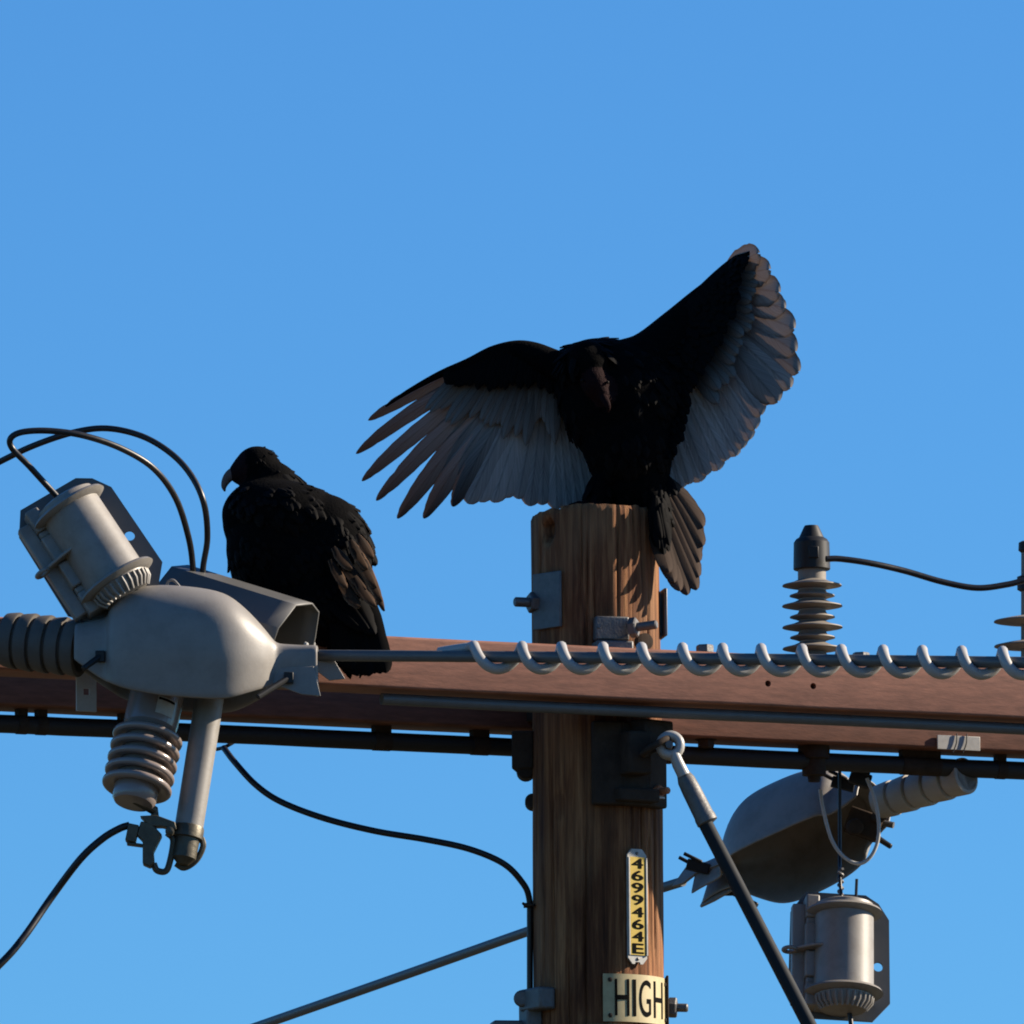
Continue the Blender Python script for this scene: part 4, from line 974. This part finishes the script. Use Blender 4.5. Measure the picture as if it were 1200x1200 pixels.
    # forearm and hand
    mb = MB(); cl = spline([P(690, 440, -0.03), P(655, 430, -0.02), P(625, 416, -0.01), P(603, 411, -0.005), P(575, 415, 0.0), P(548, 426, 0.005), P(515, 439, 0.015), P(478, 459, 0.04), P(452, 476, 0.065)], 5)
    m_ = len(cl); mb.tube(cl, [S * (22 - 13.5 * min(1, i / (m_ * 0.5)) - 7.3 * max(0, (i / m_ - 0.5) / 0.5) ** 0.7) for i in range(m_)], 14); build(mb, 'wing_arm', M['plume'], wl, smooth=60)

    # ---- the raised wing
    wr = bpy.data.objects.new('wing', None); C.objects.link(wr); wr.parent = root; WORLD[wr.name] = loc
    NR = Vector((-0.25, -1, 0.05)).normalized()
    tp = [(888, 299), (902, 316), (914, 339), (921, 362), (927, 386), (931, 410), (933, 434), (923, 455), (911, 467)]
    for i, t in enumerate(tp):
        f = i / 8; b = (846 + 4 * f - 14 * f * f, 322 + 62 * f); mb = MB()
        feather(mb, P(b[0], b[1], 0.02 - 0.0035 * i), P(t[0] + rnd.uniform(-4, 3), t[1] + rnd.uniform(-3, 3), -0.10 + 0.002 * i), (36 + 2 * (i % 3)) * S, NR, (0.06 if i < 3 else 0.03) + rnd.uniform(-.03, .03), 0.10, 18, rnd, 0.26 if i else 0.34, 0.03)
        build(mb, 'primary_feather', M['f_pale'], wr, smooth=180)
    t2 = [(900, 472), (890, 484), (886, 500), (878, 514), (870, 525), (861, 534), (851, 540), (841, 549), (829, 555), (818, 563), (807, 568), (797, 572), (785, 576)]
    for i, t in enumerate(t2):
        f = i / 12; b = (836 - 70 * f, 392 + 96 * f); mb = MB()
        feather(mb, P(b[0], b[1], -0.008 + 0.002 * i), P(t[0] + rnd.uniform(-2, 2), t[1] + rnd.uniform(-2, 2), -0.07 + 0.005 * i), 33 * S, NR, rnd.uniform(-0.02, 0.03), 0.08, 18, rnd, 0.20, 0.02)
        build(mb, 'secondary_feather', M['f_silver'], wr, smooth=180)
    # a second, paler overlapping row near the tips
    mb = MB()
    for i in range(15):
        f = i / 14; b = Vector((852 - 14 * f - 30 * f * f, 318 + 110 * f, 0)); d = Vector((34 + 6 * math.sin(f * 3) - 4 * f, 4 + 38 * f, 0)) * rnd.uniform(0.85, 1.1)
        feather(mb, P(b.x, b.y, -0.010 - 0.004 * (i % 2)), P(b.x + d.x, b.y + d.y, -0.072), 20 * S, NR, 0.04, 0.12, 8, rnd, 0.4)
    o = build(mb, 'grey_coverts', M['f_covert'], wr, smooth=180); o['kind'] = 'stuff'
    mb = MB()
    bound = [Vector(q + (0,)) for q in ((872, 300), (862, 330), (860, 352), (850, 372), (838, 398), (820, 428), (806, 452), (800, 488), (790, 515), (772, 536))]
    inner = [Vector(q + (0,)) for q in ((858, 303), (840, 317), (826, 331), (812, 346), (796, 362), (778, 382), (764, 404), (752, 430), (742, 462), (738, 500))]
    bs, is_ = spline(bound, 6), spline(inner, 6); mm = len(bs)
    for row in range(5):
        for i in range(40):
            k = min(mm - 1, int(i / 39 * (mm - 1))); a, b = is_[k], bs[k]; t0 = row * 0.2; t1 = t0 + rnd.uniform(0.22, 0.36)
            t1 = min(t1, 1.12); x0 = a.lerp(b, t0); x1 = a.lerp(b, t1) + Vector((rnd.uniform(-3, 3), rnd.uniform(2, 9), 0))
            feather(mb, P(x0.x, x0.y, -0.040 + 0.003 * row - 0.05 * t0), P(x1.x, x1.y, -0.046 + 0.003 * row - 0.05 * t1), 13 * S, NR, rnd.uniform(-.06, .06), 0.1, 6, rnd, 0.55)
    for q in range(10):
        feather(mb, P(772 + 7 * q, 418 - 9 * q, -0.022), P(796 + 7 * q, 452 - 9 * q, -0.028), 34 * S, NR, 0, 0.05, 6, rnd, 0.6)
    o = build(mb, 'black_coverts', M['f_black'], wr, smooth=180); o['kind'] = 'stuff'
    mb = MB(); cl = spline([P(735, 440, -0.03), P(765, 420, -0.02), P(796, 386, -0.01), P(822, 354, 0.0), P(846, 326, 0.005), P(866, 306, -0.02), P(882, 297, -0.07)], 5)
    m_ = len(cl); mb.tube(cl, [S * (44 - 30 * min(1, i / (m_ * 0.55)) - 10 * max(0, (i / m_ - 0.55) / 0.45)) for i in range(m_)], 16); build(mb, 'wing_arm', M['plume'], wr, smooth=60)

    # ---- tail
    tl = bpy.data.objects.new('tail', None); C.objects.link(tl); tl.parent = root; WORLD[tl.name] = loc
    NT = Vector((0.45, -1, 0)).normalized()
    for i, (t, b) in enumerate((((824, 618), (782, 560)), ((824, 640), (780, 565)), ((820, 658), (778, 570)), ((819, 676), (775, 575)), ((817, 691), (772, 580)), ((806, 697), (768, 584)), ((797, 692), (764, 588)), ((790, 682), (768, 594)), ((784, 670), (766, 600)))):
        mb = MB(); feather(mb, P(b[0], b[1], -0.02 - 0.004 * i), P(t[0], t[1], -0.03 - 0.011 * i), 24 * S, NT, 0.05 - 0.012 * i, 0.1, 13, rnd, 0.25)
        build(mb, 'tail_feather', M['f_tail'], tl, smooth=180)
    for i, (t, b) in enumerate((((822, 628), (784, 565)), ((820, 650), (782, 570)), ((816, 670), (780, 575)), ((808, 684), (777, 580)), ((796, 680), (774, 585)))):  # second feather layer, added to shade the pole's right edge
        mb = MB(); feather(mb, P(b[0], b[1], 0.03), P(t[0], t[1], 0.045 - 0.010 * i), 25 * S, NT, 0.04 - 0.012 * i, 0.1, 13, rnd, 0.25)
        build(mb, 'tail_feather', M['f_tail'], tl, smooth=180)
    mb = MB()
    for i in range(60):  # extra black coverts set forward, added to shade the pole top
        x0, y0 = rnd.uniform(764, 780), rnd.uniform(572, 612); l_ = rnd.uniform(24, 44); yy = rnd.uniform(-.135, -.02); feather(mb, P(x0, y0, yy), P(x0 + rnd.uniform(2, 8), y0 + l_, yy - 0.005), 13 * S, NT, 0, 0.1, 6, rnd, 0.5)
    for i in range(46):
        x0, y0 = rnd.uniform(748, 778), rnd.uniform(545, 585); l_ = rnd.uniform(26, 46); feather(mb, P(x0, y0, -0.02 + rnd.uniform(-.03, .03)), P(x0 + rnd.uniform(2, 16), y0 + l_, -0.04 + rnd.uniform(-.03, .03)), 13 * S, NT, 0, 0.1, 6, rnd, 0.5)
    o = build(mb, 'tail_coverts', M['f_black'], tl, smooth=180); o['kind'] = 'stuff'
vulture_spread()

# ---------------------------------------------------------------- perched vulture
def vulture_perched():
    rnd = random.Random(23)
    sx = arm_s(365, 1, -0.06, HGT / 2); foot = arm(sx, -0.06, HGT / 2); y0 = foot.y
    root = thing('vulture', foot, 'black vulture perched with folded wings on the front crossarm, facing away from the pole', 'vulture')
    loc = WORLD[root.name]; E = []
    def el(px, py, y, a, b, c, rot=0): E.append((P(px, py, y0 + y), (a * S, b * S, c * S), rotv(rot)))
    el(302, 549, 0.02, 27, 25, 26, 25); el(290, 548, 0.02, 19, 17, 17, -35); el(279, 555, 0.02, 11, 11, 13, -20); el(322, 568, 0.02, 29, 31, 26, 30)     # head
    el(312, 600, 0.0, 52, 54, 40, -10); el(345, 610, -0.02, 72, 66, 44, 16); el(335, 640, 0.0, 70, 68, 66, -25); el(362, 660, -0.02, 68, 64, 66, -28)
    el(385, 640, -0.06, 50, 46, 62, -18); el(378, 705, -0.05, 50, 50, 50, -24); el(408, 700, -0.09, 32, 30, 56, -14); el(285, 612, 0.0, 24, 34, 34, 0)
    el(350, 720, 0.0, 30, 30, 40, 0); el(410, 745, -0.09, 30, 18, 40, -10)
    me = blob(E, 0.006, 6)
    for v in me.vertices: v.co -= loc
    me.polygons.foreach_set('use_smooth', [True] * len(me.polygons))
    finish('body', me, [M['plume'], M['skin']], root, loc)
    hc = P(281, 550, y0 + 0.02)
    assign_skin(me, loc, lambda c: (c - hc).length < 0.046)
    def flow(c): return (P(425, 745, y0 - 0.1) - P(320, 575, y0)).normalized()
    hh = P(294, 546, y0 + 0.02)
    mb = contour(me, loc, flow, 1300, 0.048, 0.028, lambda c: (c - hh).length < 0.070 or (c - P(268, 600, y0)).length < 0.05, rnd, 0.02); p = build(mb, 'plumage', M['f_black'], root, smooth=180); p['kind'] = 'stuff'
    # crown hackles
    mb = contour(me, loc, flow, 1500, 0.018, 0.010, lambda c: (c - hh).length > 0.075 or (c - hc).length < 0.052, rnd, 0.10); p = build(mb, 'hackles', M['f_black'], root, smooth=180); p['kind'] = 'stuff'
    # hooked beak
    yb = y0 + 0.02
    mb = MB(); bp = [P(277, 553, yb), P(270, 557, yb), P(265, 563, yb), P(262.5, 570, yb), P(263.5, 576, yb)]; cs = spline(bp, 4); mb.tube(cs, [0.0150 - 0.0132 * (i / (len(cs) - 1)) ** 1.6 for i in range(len(cs))], 12); build(mb, 'beak', M['beak'], root, smooth=60)
    mb = MB(); c = P(284, 545, yb - 0.032); mb.lathe(c - Vector((0, 0, 0.004)), (0, 0, 1), [(0.004 - 0.004 * math.cos(a), 0.004 * math.sin(a)) for a in [PI * i / 8 for i in range(9)]], 12); build(mb, 'eye', M['eye'], root)
    # folded wing
    wl = bpy.data.objects.new('wing', None); C.objects.link(wl); wl.parent = root; WORLD[wl.name] = loc
    N1 = Vector((0.35, -1, 0.1)).normalized()
    for i in range(9):       # flight feathers, black, lying towards the tail
        f = i / 8; mb = MB(); feather(mb, P(345 + 50 * f, 650 - 8 * f, y0 - 0.11), P(420 + 20 * f, 742 - 10 * (1 - f) + rnd.uniform(-5, 5), y0 - 0.165), 22 * S, N1, -0.05, 0.12, 12, rnd, 0.35)
        build(mb, 'flight_feather', M['f_black'], wl, smooth=180)
    browns = [((412, 632), (430, 668), 18), ((418, 640), (440, 690), 18), ((424, 648), (446, 706), 16), ((428, 655), (449, 717), 13), ((402, 655), (428, 692), 20), ((408, 665), (434, 706), 20), ((398, 672), (418, 708), 19), ((420, 625), (437, 655), 16), ((392, 640), (412, 668), 18), ((404, 690), (422, 712), 18), ((416, 676), (440, 712), 16), ((388, 655), (406, 690), 16)]
    for i, (b, t, wd) in enumerate(browns):
        mb = MB(); q = 1 - (t[0] - 390) / 70
        feather(mb, P(b[0], b[1], y0 - 0.155 - 0.03 * q - 0.002 * i), P(t[0], t[1], y0 - 0.160 - 0.03 * q - 0.002 * i), wd * S, (N1 + Vector((0.5, 0, 0))).normalized(), 0.04, 0.16, 9, rnd, 0.45, -0.05); build(mb, 'brown_feather', M['f_brown'], wl, smooth=180)
    # scapulars along the shoulder outline
    for i in range(12):
        f = i / 11; b = Vector((345, 572, 0)).lerp(Vector((428, 622, 0)), f); b.y -= 9 * math.sin(f * PI) - 6; mb = MB()
        feather(mb, P(b.x - 8, b.y, y0 - 0.07 + rnd.uniform(-.02, .02)), P(b.x + 14 + 6 * (1 - f), b.y + 8 + 26 * f, y0 - 0.075), 22 * S, N1 + Vector((0.4, 0, 0.5)), 0.06, 0.14, 8, rnd, 0.5); build(mb, 'scapular_feather', M['f_black'], wl, smooth=180)
    # tail hanging over the arm
    tl = bpy.data.objects.new('tail', None); C.objects.link(tl); tl.parent = root; WORLD[tl.name] = loc
    for i in range(9):
        f = i / 8; b = (392 + 34 * f, 680 + 4 * f); t = (399 + 54 * f, 778 + 15 * math.sin(f * 2.6) + rnd.uniform(-3, 3)); mb = MB()
        feather(mb, P(b[0], b[1], y0 - 0.13), P(t[0], t[1], y0 - 0.135 - 0.003 * (i % 3)), 21 * S, Vector((0.1, -1, 0)), 0.02, 0.1, 12, rnd, 0.16); build(mb, 'tail_feather', M['f_black'], tl, smooth=180)
    mb = MB(); feather(mb, P(438, 690, y0 - 0.10), P(449, 760, y0 - 0.13), 11 * S, Vector((0.9, -0.5, 0)), 0, 0.1, 9, rnd, 0.3); build(mb, 'tail_feather', M['f_brown'], tl, smooth=180)
    for dx in (-0.03, 0.03):   # feet gripping the arm
        mb = MB(); k = foot + AD * dx + Vector((0, 0, 0.009))
        mb.tube([k + Vector((0, 0, 0.09)), k + Vector((0, 0, 0.03)), k], [0.012, 0.009, 0.010], 10)
        for a in (70, 110, 150, -90):
            d = AD * math.cos(R(a)) - AN * math.sin(R(a)); mb.tube([k, k + d * 0.025 + Vector((0, 0, 0.003)), k + d * 0.05 - Vector((0, 0, 0.002))], [0.0075, 0.0065, 0.003], 8)
        build(mb, 'foot', M['skin'], root, smooth=60)
vulture_perched()
